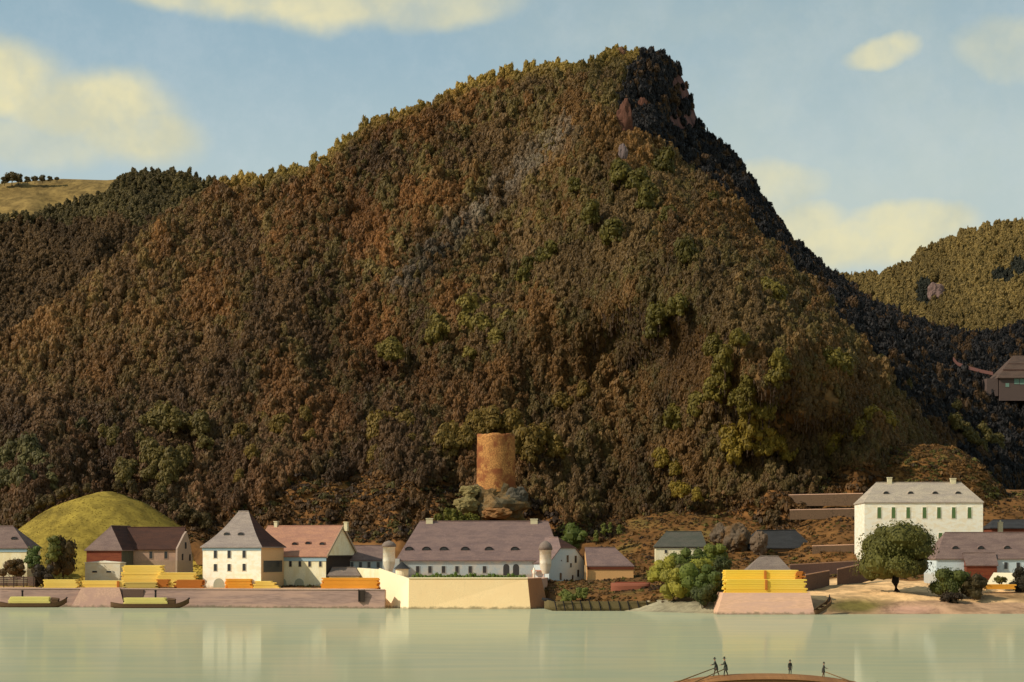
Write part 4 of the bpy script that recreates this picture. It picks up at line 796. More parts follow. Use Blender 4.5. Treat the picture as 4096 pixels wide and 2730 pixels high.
# hedge along the terrace edge
root = empty('hedge', P(1876, 2313, 494)); mb = MB(); lobes = []; rg = np.random.default_rng(5)
for i in range(30):
    u = 1655 + i * 15.2; hh = .75 + .65 * max(0, math.sin(i * 1.3)) + rg.uniform(-.15, .25); lobes.append((X(u, 494) - X(1876, 494), rg.uniform(-.2, .2), hh * .45, .62, .5, hh * .6))
leaf_cloud(mb, lobes, 1500, .24, 31, 0, 1.2); f_ = mb.build('foliage', LEAF_O, root); f_.color = (*L3(104, 124, 52), 1); tag(root, 'low green hedge along the top of the terrace wall', 'hedge')

# ruined round tower on its rock
root = empty('round_tower', P(1984, 1950, 590)); rr = 76 * 590 / F; hh = Z(1738, 590) - Z(1950, 590); tb = MB(); n, kz = 40, 18; rs = random.Random(3)
topz = [hh + rs.uniform(-.35, .1) + .12 * math.sin(i * .9) for i in range(n)]
vs = []
for ring, (ro, zf) in enumerate([(rr * (1.03 - .03 * j / kz), j / kz) for j in range(kz + 1)] + [(rr * .78, 1.0), (rr * .74, .7)]):
    for i in range(n):
        a = 2 * math.pi * i / n; jr = 1 + rs.uniform(-.012, .012); vs.append((ro * jr * math.cos(a), ro * jr * math.sin(a), topz[i] * zf - (1.5 if ring == 0 else 0)))
tb.add(vs, [(j * n + i, j * n + (i + 1) % n, (j + 1) * n + (i + 1) % n, (j + 1) * n + i) for j in range(kz + 2) for i in range(n)] + [tuple((kz + 2) * n + i for i in range(n))])
o1 = tb.build('wall', RUIN, root); o1.data.shade_smooth()
tag(root, 'ruined round tower of orange-brown stone above the monastery roof', 'tower')
def rock(name, u, v, Y, w_, h_, mt, label, seed, group=None, squash=.8, amp=.35):
    W_, H_ = w_ * Y / F, h_ * Y / F; bm = bmesh.new(); bmesh.ops.create_icosphere(bm, subdivisions=4, radius=1); sd = Vector((seed * 3.1, seed, 0))
    for vt in bm.verts:
        n_ = noise.fractal(vt.co * 1.3 + sd, 1, 2, 4) * amp + noise.cell(vt.co * 2.6 + sd) * .1; vt.co *= 1 + n_
        vt.co.x *= W_ / 2; vt.co.y *= W_ / 2 * squash; vt.co.z = vt.co.z * H_ * .62 + H_ * .4
    me = bpy.data.meshes.new(name); bm.to_mesh(me); bm.free(); me.materials.append(mt); ob = bpy.data.objects.new(name, me); COL.objects.link(ob); ob.location = P(u, v, Y); tag(ob, label, 'rock', group); return ob
rock('rock_outcrop', 1975, 2092, 588, 235, 150, ROCK, 'craggy grey-brown rock carrying the ruined round tower', 4, amp=.45)
rock('boulder', 1880, 1985, 584, 75, 42, mat('pale_olive_rock', (128, 112, 68), bump=.5), 'pale olive boulder at the left foot of the round tower', 6)
rock('boulder', 1868, 2040, 582, 90, 50, MATS['pale_olive_rock'], 'pale olive boulder low on the left of the tower rock', 8)
rock('boulder', 2065, 2030, 586, 90, 80, mat('slate_rock', (84, 76, 62), bump=.5), 'dark grey boulder at the right foot of the round tower', 9)
rock('boulder', 1990, 2068, 580, 110, 40, mat('tan_rock', (140, 98, 56), bump=.5), 'flat tan boulder below the round tower', 10)
for i, (u, v, w_, h_) in enumerate(((1755, 2090, 55, 40), (1800, 2090, 60, 62), (1845, 2092, 60, 45), (1892, 2092, 60, 40))): bush('bush', 'olive-green bush in the row behind the left half of the monastery ridge', 'bush', u, v, 575 + i, w_, h_, (108, 104, 40), 260, .5, 70 + i, 'bushes behind the monastery ridge')
# vine-covered slope at the monastery's right gable
bush('creeper', 'green creeper arching over the right end of the monastery roof', 'creeper', 2290, 2190, 556, 130, 105, (92, 100, 40), 500, .45, 88)
# annex
house('peach_annex', 'low peach annex with a purple-grey roof against the monastery', 'building', 2350, 2534, 2330, 2262, 2191, 528, 11, th=4, hl=0, hr=4.5, wall=W_PEACH, roof=R_PURP, eave_trim_shade=SHADE_RED, ch=.9, ov=.2)
m = MB(); a0 = P(2392, 2330, 527); m.box(0, .5, -.9, .2, 0, 4.6); o1 = m.build('buttress', W_TAN, None); o1.location = P(2338, 2328, 528); tag(o1, 'narrow pale pink pier between the monastery and the peach annex', 'pier')
for i, (u, v, w_, h_, l) in enumerate(((2268, 2404, 70, 52, 'rounded green bush on the grass bank just right of the terrace'), (2330, 2394, 68, 44, 'smaller green bush on the grass bank below the peach annex'))): bush('bush', l, 'bush', u, v, 488 + i, w_, h_, (112, 116, 56), 420, .3, 90 + i)
# slope bushes near annex
for i, (u, v, w_, h_) in enumerate(((2385, 2170, 26, 60), (2415, 2150, 30, 70), (2440, 2140, 22, 60), (2475, 2140, 26, 50))): bush('shrub', 'small upright olive shrub on the slope above the peach annex', 'shrub', u, v, 580, w_, h_, (106, 108, 48), 130, .4, 120 + i, 'upright shrubs above the peach annex', yd=.9, lobes_n=5)

# small grey-roofed house and neighbours
house('cottage', 'small cream cottage with a grey-green roof behind the shrubs', 'house', 2622, 2822, 2262, 2184, 2127, 545, 11, th=-3, hl=3.2, hr=.9, wall=W_CREAM, roof=R_MOSS, eave_trim_shade=mat('brown_fascia', (86, 62, 44)), ch=.35, wins=[(2664, 2207, .7, .9), (2751, 2202, .8, 1.5), (2790, 2203, .8, 1.5)])
rock('boulder', 2880, 2172, 565, 74, 70, ROCK_G, 'small rounded grey rock, leftmost of those on the brown slope', 21); rock('boulder', 2951, 2192, 562, 110, 92, ROCK_G, 'large rounded grey rock on the brown slope left of the slate-roofed barn', 23)
house('slate_roofed_barn', 'barn with a long blue-black slate roof and a rounded grey end', 'barn', 3004, 3248, 2212, 2188, 2122, 560, 13, th=8, hl=3.5, hr=3, wall=mat('brown_earth_wall', (116, 92, 66)), roof=R_SLATE, ov=.6)
rock('boulder', 3034, 2204, 556, 66, 74, mat('taupe_rock', (106, 86, 66), bump=.4), 'taupe rounded rock at the left end of the slate-roofed barn', 25)
house('taupe_roofed_hut', 'hut with a taupe hipped roof behind the bright yellow timber', 'hut', 2996, 3156, 2310, 2277, 2226, 476, 8, th=-2, hl=3.0, hr=2.2, wall=W_TAN, roof=R_TAUPE, ov=.5, hipmat=R_BROWN)
SH = [(2655, 2330, 120, 110, (146, 138, 52)), (2720, 2300, 130, 110, (98, 106, 48)), (2790, 2290, 120, 100, (92, 100, 44)), (2850, 2270, 120, 100, (108, 112, 44)), (2895, 2310, 90, 90, (74, 78, 38)), (2700, 2385, 120, 110, (150, 140, 56)), (2770, 2390, 130, 140, (110, 118, 50)), (2840, 2400, 120, 150, (84, 94, 42)), (2735, 2350, 120, 100, (86, 82, 46)), (2810, 2420, 140, 90, (72, 76, 38)), (2875, 2380, 90, 100, (62, 60, 34)), (2800, 2345, 120, 110, (140, 138, 50))]
SHL = ['yellow-green shrub just below the left corner of the cottage', 'green shrub hiding the left part of the cottage wall', 'green shrub against the middle of the cottage wall', 'yellowish shrub right of the cottage, top of the thicket', 'dark olive shrub behind the left corner of the yellow timber', 'yellow shrub low at the left edge of the thicket', 'tall green shrub in the lower middle of the thicket', 'dark green shrub beside the peach embankment', 'brownish shrub in the left heart of the thicket', 'low dark shrub at the water edge of the thicket', 'nearly black shrub squeezed against the yellow timber', 'bright yellow-green shrub in the centre of the thicket']
for i, (u, v, w_, h_, c) in enumerate(SH): bush('shrub', SHL[i], 'shrub', u, v, 500 - (v - 2270) * .28, w_, h_, c, 700, .34, 200 + i, 'thicket below the cottage')

# retaining walls and terraces on the right
def wallbox(name, u0, v0, u1, v1, hpx0, hpx1, Y0, Y1, mt, label, t_=.6, cat='wall'):
    a, b = P(u0, v0, Y0), P(u1, v1, Y1); h0, h1 = hpx0 * Y0 / F, hpx1 * Y1 / F; r_ = empty(name, a); iv = r_.matrix_basis.inverted(); slab([a - Vector((0, 0, 1.5)), b - Vector((0, 0, 1.5))], [a + Vector((0, 0, h0)), b + Vector((0, 0, h1))], (0, t_, 0), 'masonry', mt, r_, iv)
    slab([a + Vector((0, -.08, h0)), b + Vector((0, -.08, h1))], [a + Vector((0, -.08, h0 + .25)), b + Vector((0, -.08, h1 + .25))], (0, t_ + .16, 0), 'coping', STONE_P, r_, iv); tag(r_, label, cat)
wallbox('retaining_wall', 3222, 2368, 3318, 2335, 66, 50, 474, 486, STONE_D, 'dark umber retaining wall just right of the yellow timber')
wallbox('retaining_wall', 3350, 2336, 3480, 2300, 56, 48, 486, 496, STONE_D, 'dark umber retaining wall running behind the big tree')
wallbox('retaining_wall', 3160, 2288, 3470, 2264, 26, 20, 505, 515, mat('mauve_stone', (134, 104, 90)), 'low mauve wall above the dark retaining walls')
wallbox('vineyard_wall', 3152, 2006, 3452, 2004, 24, 28, 596, 588, mat('taupe_stone', (104, 80, 58), var=.35, scale=.3), 'highest taupe terrace wall left of the large white house')
wallbox('vineyard_wall', 3160, 2060, 3454, 2056, 18, 20, 584, 578, MATS['taupe_stone'], 'middle taupe terrace wall left of the large white house')
wallbox('vineyard_wall', 3250, 2204, 3448, 2200, 18, 20, 548, 545, MATS['taupe_stone'], 'lowest grey terrace wall left of the large white house')

# large white house
house('large_white_house', 'large cream-white house with green shutters and a pale roof on the right', 'house', 3458, 3932, 2300, 2008, 1931, 525, 19, th=-2, hl=4.6, hr=4.0, wall=W_WHITE, roof=R_PALE, side_wall=W_PINK, ov=.25, drop=4,  # pink side wall carries the right end's shade in its colour
      wins=[(u, 2052, 1.0, 3.0) for u in (3517, 3574, 3633, 3698, 3756, 3815, 3878)] + [(u, 2150, 1.0, 2.4) for u in (3574, 3633, 3707, 3762)], wmat=GLASS_G, dorm=[(u, 1976) for u in (3544, 3642, 3740, 3832)], chim=[(3558, 1910, 1.2), (3812, 1914, 1.4)], dw=1.4)
# right long house
h = house('long_low_house', 'long pale blue house with a grey-purple roof at the right edge', 'house', 3746, 4260, 2306, 2232, 2131, 490, 15, th=0, hl=3.8, hr=4, wall=W_LBLUE, roof=R_GREY, dorm=[(3821, 2196), (3923, 2196), (4028, 2195)], wins=[(4024, 2263, .9, 1.7), (4073, 2264, .9, 1.7)], ov=.35)
house('', '', '', 3866, 3988, 2306, 2258, 2212, 487.5, 6, th=0, wall=W_RED, roof=R_GREY, parent=h, hl=.0, hr=0.0, ov=.3)
house('rear_house', 'red-brown house with a blue-grey roof behind the large white house', 'house', 3966, 4200, 2170, 2110, 2080, 560, 9, wall=W_RED, roof=R_SLATE, chim=(), hl=1.5, hr=2)
ck = MB(); ck.box(-.65, .65, -.5, .5, 0, 3.0); ck.box(-.75, .75, -.6, .6, 3.0, 3.2); ck.tube((0, 0, 3.2), (0, 0, 3.7), .3, .22, 8); o1 = ck.build('chimney_stack', CHIM); o1.location = P(4001, 2134, 540); tag(o1, 'cream chimney stack in front of the blue-grey roof on the right', 'chimney')
# castle-like house high in the ravine
h = house('hillside_house', 'mauve-brown house with a layered roof high in the dark ravine', 'house', 3998, 4200, 1575, 1506, 1424, 800, 18, th=0, hl=8, hr=4, wall=mat('mauve_wall', (98, 80, 72), var=.2), roof=roof_mat('brown_layered_roof', (112, 88, 72), (96, 76, 64)), wins=[(4029, 1541, 1.6, 1.6), (4067, 1525, 2.2, 2.6), (4088, 1526, 2.2, 2.6)], wmat=mat('pale_green_glass', (120, 146, 128), bump=0), ov=1.0)
inv = h.matrix_basis.inverted()
for q in range(2):
    b_ = MB(); o_ = 3.3 + q * 3.0; zq = Z(1506, 800) + (Z(1424, 800) - Z(1506, 800)) * (.30 + .32 * q); b_.box(o_ - 1.2, 30, o_ - 1.2, o_, 0, .5); oo = b_.build('roof_band', R_BROWN, h); oo.location = inv @ Vector((X(3998, 800), 800, zq))
wg = MB(); wg.box(-5.2, -.4, .5, 8, -1, 6.4); wo_ = wg.build('side_wing', MATS['mauve_wall'], h); wo_.location = inv @ P(3998, 1575, 800)
wp = [(3814, 1442), (3830, 1462), (3850, 1470), (3880, 1480), (3925, 1492), (3972, 1502)]; mm = MB(); 
for i in range(len(wp) - 1):
    a, b = P(*wp[i], 830 - i * 5), P(*wp[i + 1], 825 - i * 5); mm.add([a, b, b + Vector((0, 0, 1.4)), a + Vector((0, 0, 1.4)), a + Vector((0, 1, 0)), b + Vector((0, 1, 0)), b + Vector((0, 1, 1.4)), a + Vector((0, 1, 1.4))], [(0, 1, 2, 3), (3, 2, 6, 7), (5, 4, 7, 6), (0, 3, 7, 4), (1, 5, 6, 2)])
tag(mm.build('hill_path_wall', mat('reddish_stone', (104, 70, 62))), 'thin reddish wall climbing left from the hillside house', 'wall')

# big tree and bushes right
root = tree_proto(507, 19.0, 12.8, 5.8, 50, 14000, .42, 'big_tree'); root.location = P(3586, 2386, 470); set_color(root, L3(104, 100, 48)); tag(root, 'big round tree with a dark crown and bent trunk before the large white house', 'tree')
bush('bush', 'large green bush in front of the long pale blue house', 'bush', 3800, 2380, 464, 165, 128, (88, 92, 44), 1700, .36, 301)
bush('bush', 'brown-green bush beside the large green bush at the water side', 'bush', 3895, 2392, 462, 120, 95, (76, 64, 36), 900, .34, 302)
bush('bush', 'low dark brown bush at the foot of the large green bush', 'bush', 3800, 2415, 459, 120, 60, (58, 46, 30), 700, .34, 303)
bush('bush', 'dark bush cut by the right edge beside the cream garden bank', 'bush', 4092, 2368, 472, 90, 110, (54, 48, 34), 700, .34, 304)
bush('bush', 'olive bush growing on the cream garden bank', 'bush', 4000, 2334, 475, 78, 30, (104, 98, 46), 320, .3, 305)
m = MB(); a, b, c_, d_ = P(3943, 2340, 477), P(4070, 2340, 477), P(4090, 2293, 484), P(3975, 2291, 484); m.add([a, b, c_, d_, a - Vector((0, 0, 2)), b - Vector((0, 0, 2)), c_ - Vector((0, 0, 5)), d_ - Vector((0, 0, 5))], [(0, 1, 2, 3), (4, 5, 1, 0), (5, 6, 2, 1), (7, 4, 0, 3)])
tag(m.build('garden_bank', STONE_C), 'cream sloping garden bank below the long pale blue house', 'garden bank')

# left trees, fence
bush('bush', 'low brown bush in front of the leftmost white house', 'bush', 55, 2310, 524, 110, 78, (96, 74, 42), 700, .34, 401)
root = tree_proto(410, 9.5, 9.2, 2.4, 12, 1500, .5, 'round_tree'); root.location = P(255, 2330, 528); root.scale = (1, 1, 1.12); set_color(root, L3(84, 66, 36)); tag(root, 'dark brown-green round tree left of the red-brown house', 'tree')
bush('bush', 'bright green bush against the leftmost white house', 'bush', 128, 2280, 530, 70, 112, (92, 104, 50), 520, .36, 411); bush('bush', 'yellow-green bush before the dark round tree', 'bush', 212, 2262, 524, 70, 130, (110, 108, 50), 560, .36, 412)
bush('bush', 'dark brown bush low beside the wooden fence, an added stand-in', 'bush', 175, 2348, 518, 110, 90, (62, 50, 34), 700, .34, 413)  # dark foliage added in place of a trunk and its shadow
root = empty('wooden_fence', P(0, 2346, 516)); inv = root.matrix_basis.inverted()
for i in range(7):
    u = -105 + 40 * i; p_ = MB(); p_.box(-.1, .1, -.1, .1, -.3, 2.75); o1 = p_.build('post', W_DARK, root, bevel=.02); o1.location = inv @ P(u, 2346, 515.6)
bd = MB(); bd.box(0, (255) * 516 / F, 0, .06, 0, .42)
for i in range(5):
    o1 = bd.build('board', mat('umber_boards', (112, 88, 74), var=.25, stretch=(.3, 2, 3)), root) if i == 0 else o1.copy()
    if i: COL.objects.link(o1)
    o1.location = inv @ (P(-115, 2346, 515.9) + Vector((0, 0, .15 + .5 * i)))
tag(root, 'umber board fence with posts at the left edge of the quay', 'fence')

# ------------------------------------------------------------------ quay, jetty, embankment
root = empty('quay_wall', (X(700, 500), 500, 0)); inv = root.matrix_basis.inverted()
uu_ = [-1200, -700, 0, 275, 501, 800, 1200, 1538]; bY = [float(bank(X(u, 505))) for u in uu_]
# parts: face, capping course
slab([(X(u, y), y + .0, -1.5) for u, y in zip(uu_, bY)], [(X(u, y), y + 1.5, 4.72) for u, y in zip(uu_, bY)], (0, 4.5, 0), 'stone_face', STONE_Q, root, inv)
slab([(X(u, y), y + 1.3, 4.72) for u, y in zip(uu_, bY)], [(X(u, y), y + 1.35, 4.98) for u, y in zip(uu_, bY)], (0, 1.2, 0), 'coping', mat('mauve_coping', (176, 146, 126)), root, inv)
dd_ = MB(); yq = float(bank(X(1445, 492))); q_ = P(1445, 2408, yq); dd_.box(-.65, .65, -.25, .9, 0, 3.0); dd_.box(-.8, -.65, -.4, .5, 0, 3.15); dd_.box(.65, .8, -.4, .5, 0, 3.15); o1 = dd_.build('doorway', W_DARK, root); o1.location = inv @ Vector((X(1445, yq), yq + .45, Z(2408, yq)))
rc = MB(); yr = float(bank(X(530, 503))); rc.box(0, 5.4, -.2, .6, 0, 2.1); o1 = rc.build('recess', STONE_D, root); o1.location = inv @ Vector((X(490, yr), yr + .75, Z(2392, yr)))
tag(root, 'mauve stone quay wall along the left bank', 'quay wall')
def ramp(name, ut0, ut1, ub0, ub1, vt, Yt, Yb, mt, label, mt2):
    r_ = empty(name, (X(ut0, Yt), Yt, 0)); iv = r_.matrix_basis.inverted(); zt_ = Z(vt, Yt); m = MB()
    v_ = [(X(ub0, Yb), Yb, -1), (X(ub1, Yb), Yb, -1), (X(ut1, Yt), Yt, zt_), (X(ut0, Yt), Yt, zt_), (X(ub0, Yb), Yt + 12, -1), (X(ub1, Yb), Yt + 12, -1), (X(ut1, Yt), Yt + 12, zt_), (X(ut0, Yt), Yt + 12, zt_)]
    m.add([iv @ Vector(p) for p in v_], [(0, 1, 2, 3), (3, 2, 6, 7), (4, 0, 3, 7)]); m.build('facing', mt, r_); s_ = MB(); s_.add([iv @ Vector(p) for p in v_], [(1, 5, 6, 2)]); s_.build('end_face', mt2, r_); tag(r_, label, 'embankment'); return r_
ramp('landing_ramp', 325, 478, 275, 503, 2353, 504.0, 500.2, mat('peach_ramp_stone', (192, 152, 126), var=.15, scale=.3, rgb2=(178, 140, 120)), 'peach stone landing ramp between the two cargo boats', STONE_D)
ramp('stone_embankment', 2893, 3240, 2862, 3264, 2373, 450, 445, STONE_P, 'peach stone embankment standing in the river under the yellow timber', STONE_D)

# ------------------------------------------------------------------ timber stacks
def stack(u0, u1, vt, vb, Y, depth, mt, label, rows=3, taper=0.0, th_=.36, group=None, ends=None, seed=0, rnd=.5):
    W_ = (u1 - u0) * Y / F; H_ = (vb - vt) * Y / F; r_ = empty('timber_stack', P(u0, vb, Y)); n = max(2, round(H_ / th_)); hh = H_ / n; rs = random.Random(int(u0 + vt + seed)); base = None
    bw = depth / rows
    for j in range(n):
        for q in range(rows):
            if base is None:
                b_ = MB(); b_.box(0, 1, .03, bw - .03, 0, hh - .02); base = b_.build('board', mt, r_, bevel=.02); o1 = base
            else: o1 = base.copy(); COL.objects.link(o1)
            l = W_ * (1 - taper * j / n) * (1 - rs.uniform(0, .02)); x_ = (W_ - l) / 2 * (1 if taper >= 0 else 1) + rs.uniform(-rnd, rnd)
            o1.scale = (l, 1, 1); o1.location = (x_, q * bw + rs.uniform(-.05, .05), j * hh)
    if ends:
        for (ua, ub, va, vb_) in ends:
            e_ = MB(); e_.box(0, (ub - ua) * Y / F, -.25, 0, 0, (vb_ - va) * Y / F); o1 = e_.build('batten', WOOD_R, r_, bevel=.03); o1.location = r_.matrix_basis.inverted() @ (P(ua, vb_, Y) + Vector((0, -.05, 0)))
    tag(r_, label, 'timber stack', group); return r_
stack(172, 310, 2319, 2362, 511, 3, WOOD_Y, 'yellow timber stack lying apart at the left on the quay', 3, .06)
stack(325, 497, 2323, 2351, 512, 2.5, WOOD_Y, 'low yellow timber stack in front of the white ground floor', 3, .03, ends=[(468, 478, 2325, 2350)])
stack(484, 655, 2262, 2346, 518, 4, WOOD_Y, 'highest yellow timber stack between the red-brown and pointed-roof houses', 4, .10)
stack(628, 786, 2291, 2346, 516.5, 3, WOOD_Y, 'yellow timber stack before the pinkish gable end', 3, .08)
stack(497, 628, 2330, 2356, 512, 2.4, mat('olive_yellow_timber', (196, 172, 92), var=.2, stretch=(.3, 2, 3)), 'low olive-yellow timber stack before the highest stack', 3)
stack(626, 672, 2318, 2348, 512.5, 2.4, WOOD_R, 'short rust-brown timber stack below the pinkish wing', 3)
stack(676, 698, 2324, 2350, 513, 2.4, WOOD_Y, 'very short yellow timber stack between the two rust-brown stacks', 3)
stack(701, 809, 2320, 2353, 513, 2.5, WOOD_R, 'rust-brown timber stack left of the pointed-roof house', 3, .03)
stack(903, 1004, 2316, 2354, 512, 2.5, WOOD_O, 'orange timber stack against the white pointed-roof house', 3, .02)
stack(1006, 1112, 2325, 2354, 511.5, 2.4, WOOD_Y, 'low tapering yellow-orange timber stack before the cream wall', 3, .45)
stack(1286, 1516, 2312, 2355, 509, 3, WOOD_O, 'long deep-orange timber stack in front of the taupe-roofed shed', 3, .02)
stack(2898, 3196, 2281, 2330, 456, 5, WOOD_B, 'upper tier of the bright yellow timber on the peach embankment', 4, .02, th_=.42, ends=[(3056, 3066, 2283, 2328)])
stack(2896, 3228, 2318, 2374, 452.5, 3.4, WOOD_B, 'wide lower tier of the bright yellow timber on the peach embankment', 3, .03, th_=.42, ends=[(3060, 3070, 2320, 2360)])
stack(3190, 3216, 2286, 2316, 455.5, 2.5, WOOD_R, 'short rust timber stack at the right end of the bright yellow timber', 3, 0)
stack(3941, 4060, 2338, 2358, 470, 2.0, WOOD_O, 'low orange timber stack below the cream garden bank', 3, .02)

# ------------------------------------------------------------------ boats
def hull(L_, B_, H_, bow, stern=.3, n=28, flat=.75):
    """double-ended flat boat along x; the end at +x curls up by bow"""
    m = MB(); vs = []; prof = 9
    for i in range(n + 1):
        t_ = i / n; x = (t_ - .5) * L_; wd = B_ / 2 * (1 - abs(2 * t_ - 1) ** 3.2) ** .6 + .06; up = bow * max(0, (t_ - .8) / .2) ** 1.8 + stern * max(0, (.15 - t_) / .15) ** 1.6
        for sgn_in in (0, 1):
            k_ = 1 if sgn_in == 0 else .86
            for p in range(prof):
                a = math.pi * p / (prof - 1); cx = math.cos(a); sx = math.sin(a); hh = H_ * (1 - (sx ** .5)); vs.append((x, cx * wd * k_ * (1 if abs(cx) > .01 else 1), up + hh * (1) + (0 if sgn_in == 0 else .08 * (sx))))
    w_ = prof * 2
    fs = []
    for i in range(n):
        for p in range(prof - 1):
            fs.append((i * w_ + p, i * w_ + p + 1, (i + 1) * w_ + p + 1, (i + 1) * w_ + p)); q = prof; fs.append((i * w_ + q + p, (i + 1) * w_ + q + p, (i + 1) * w_ + q + p + 1, i * w_ + q + p + 1))
        for p in (0, prof - 1): fs.append((i * w_ + p, (i + 1) * w_ + p, (i + 1) * w_ + prof + p, i * w_ + prof + p))
    m.add(vs, fs + [tuple(range(prof))[::-1], tuple(n * w_ + p for p in range(prof))]); return m
def cargo_boat(u0, u1, Y, cu0, cu1, cv0, label):
    xc = (X(u0, Y) + X(u1, Y)) / 2; L_ = X(u1, Y) - X(u0, Y); r_ = empty('cargo_boat', (xc, Y, -.25)); hull(L_, 3.2, 1.35, 1.5, .5).build('hull', HULL, r_)
    bw_ = MB(); bw_.path([(L_ * .40, 0, 1.1), (L_ * .45, 0, 1.7), (L_ * .505, 0, 2.9)], [.3, .34, .18], 8); bw_.build('bow', HULLD, r_, smooth=True)
    a, b = X(cu0, Y) - xc, X(cu1, Y) - xc; zt_ = Z(cv0, Y) + .25; cb = MB(); cb.box(b + .1, b + 1.9, -.9, .9, 1.0, 2.3); cb.add([(b, -1.0, 2.3), (b + 2.0, -1.0, 2.3), (b + 2.0, 1.0, 2.3), (b, 1.0, 2.3), (b, 0, 2.9), (b + 2.0, 0, 2.7)], [(0, 1, 5, 4), (2, 3, 4, 5), (1, 2, 5), (3, 0, 4)]); cb.build('cabin', HULL, r_)
    tag(r_, label, 'boat'); lr = empty('boat_load', (xc, Y, 0)); n = 5; base = None; rs = random.Random(int(u0) + 3)
    for j in range(n):
        for q in range(4):
            if base is None: b_ = MB(); b_.box(0, 1, .03, .5, 0, (zt_ - 1.0) / n - .04); base = b_.build('board', WOOD_P, lr, bevel=.02); o1 = base
            else: o1 = base.copy(); COL.objects.link(o1)
            l = (b - a) * (1 - .02 * j); o1.scale = (l, 1, 1); o1.location = (a + (b - a - l) / 2 + rs.uniform(-.25, .25), -1.1 + q * .56, .75 + j * (zt_ - 1.0) / n)
    tag(lr, 'pale yellow timber load on the ' + ('boat at the left edge' if u0 < 200 else 'boat right of the landing ramp'), 'timber load')
cargo_boat(-10, 268, 503, 36, 206, 2387, 'flat brown cargo boat moored at the left edge of the quay'); cargo_boat(442, 757, 496.5, 494, 672, 2391, 'flat brown cargo boat with a raised bow right of the landing ramp')
# long ribbed barge
Yb_ = 474.0; xc = (X(2168, Yb_) + X(2690, Yb_)) / 2; L_ = X(2672, Yb_) - X(2168, Yb_); root = empty('long_barge', (xc, Yb_, -.3)); hull(L_, 3.4, 2.4, 1.6, .8).build('hull', HULLG, root)
for i, u in enumerate((2222, 2256, 2290, 2324, 2360, 2398, 2435, 2477, 2513, 2552, 2588)):
    rb_ = MB(); rb_.path([(.25, -1.86, .3), (.1, -1.9, 1.3), (-.3, -1.86, 2.85)], [.17, .17, .15], 6); o1 = rb_.build('rib', HULLD, root); o1.location = (X(u, Yb_) - xc, .1, 0)
rl = MB(); rl.box(-L_ / 2 + 2, L_ / 2 - 3, -1.78, -1.62, 2.35, 2.6); rl.box(-L_ / 2 + 2, L_ / 2 - 3, 1.62, 1.78, 2.35, 2.6); rl.build('gunwale', HULLG, root)
bo = MB(); bo.path([(L_ / 2 - 2.2, 0, 2.0), (L_ / 2 - .3, 0, 2.9), (L_ / 2 + 2.6, 0, 4.1)], [.55, .62, .3], 8); bo.build('bow', HULLD, root, smooth=True)
so_ = MB(); so_.path([(-L_ / 2 - .6, 0, 3.3), (-L_ / 2 + .8, 0, 2.9), (-L_ / 2 + 2.6, 0, 2.5)], [.3, .5, .3], 8); so_.build('stern', HULLD, root, smooth=True)
tag(root, 'long olive-brown barge with dark ribs moored right of the terrace wall', 'barge')
# upturned red boat on the grass
Yr_ = 495; W_ = (2601 - 2443) * Yr_ / F; root = empty('upturned_boat', (X(2522, Yr_), Yr_, low_z(X(2522, Yr_), Yr_) - .15)); m = hull(W_, 3.4, 2.1, .0, .0); m.v = [(x, y, 2.2 - z) for x, y, z in m.v]; m.build('hull', mat('red_brown_hull', (142, 82, 58), var=.2, stretch=(.3, 2, 3)), root)
kl = MB(); kl.box(-W_ / 2 + 1.2, W_ / 2 - 1.2, -.09, .09, 2.15, 2.4); kl.build('keel', mat('red_keel', (150, 76, 52)), root); tag(root, 'red-brown upturned boat lying on the grass above the barge', 'boat')
# small boat beside the embankment
root = empty('rowing_boat', P(3296, 2440, 446.5), R(35)); root.rotation_euler = (0, R(-24), R(38)); m = hull(6.2, 1.9, 1.1, 1.0, .3); m.build('hull', HULL, root); st = MB(); st.path([(2.2, 0, 1.0), (2.7, 0, 1.6), (3.15, 0, 2.5)], [.16, .2, .1], 7); st.build('stem', HULLD, root, smooth=True)
for q in (-.9, .8): bx_ = MB(); bx_.box(q - .15, q + .15, -.85, .85, .75, .82); bx_.build('thwart', HULLG, root)
tag(root, 'small dark rowing boat drawn up beside the peach embankment', 'boat')
# mooring posts on the quay
for (u, l) in ((92, 'dark mooring post behind the boat at the left edge'), (624, 'dark mooring post behind the boat right of the landing ramp')):
    yq = float(bank(X(u, 506))); m = MB(); m.tube((0, 0, -3.6), (0, 0, 1.1), .28, .24, 10); m.ball((0, 0, 1.15), (.36, .36, .25), 10, 6); o1 = m.build('mooring_post', HULLD); o1.location = (X(u, yq), yq - .6, Z(2382, yq)); tag(o1, l, 'mooring post')

# rocks showing on the mountain
rock('cliff_rock', 2500, 545, float(Ym(2500, 545)) - 6, 60, 130, mat('reddish_rock', (98, 62, 46), bump=.5), 'tall reddish rock below the summit', 31, squash=.5); rock('cliff_rock', 2572, 480, float(Ym(2572, 480)) - 6, 50, 90, MATS['reddish_rock'], 'smaller reddish rock beside the dark cliff', 32, squash=.5)
rock('cliff_rock', 2492, 640, float(Ym(2492, 640)) - 12, 34, 60, mat('pale_mauve_rock', (116, 98, 92), bump=.4), 'pale mauve rock streak under the reddish rock', 33, squash=.5)
for i, (u, v) in enumerate(((3358, 1425), (3408, 1590))): rock('cliff_rock', u, v, float(Ym(u, v)) - 7, 16, 46, MATS['pale_mauve_rock'], ('upper' if i == 0 else 'lower') + ' slim pale rock on the right slope', 34 + i, squash=.6)
rock('cliff_rock', 3745, 1215, 1560, 70, 80, ROCK_P, 'mauve rock face on the sunlit right hill', 36, squash=.5)
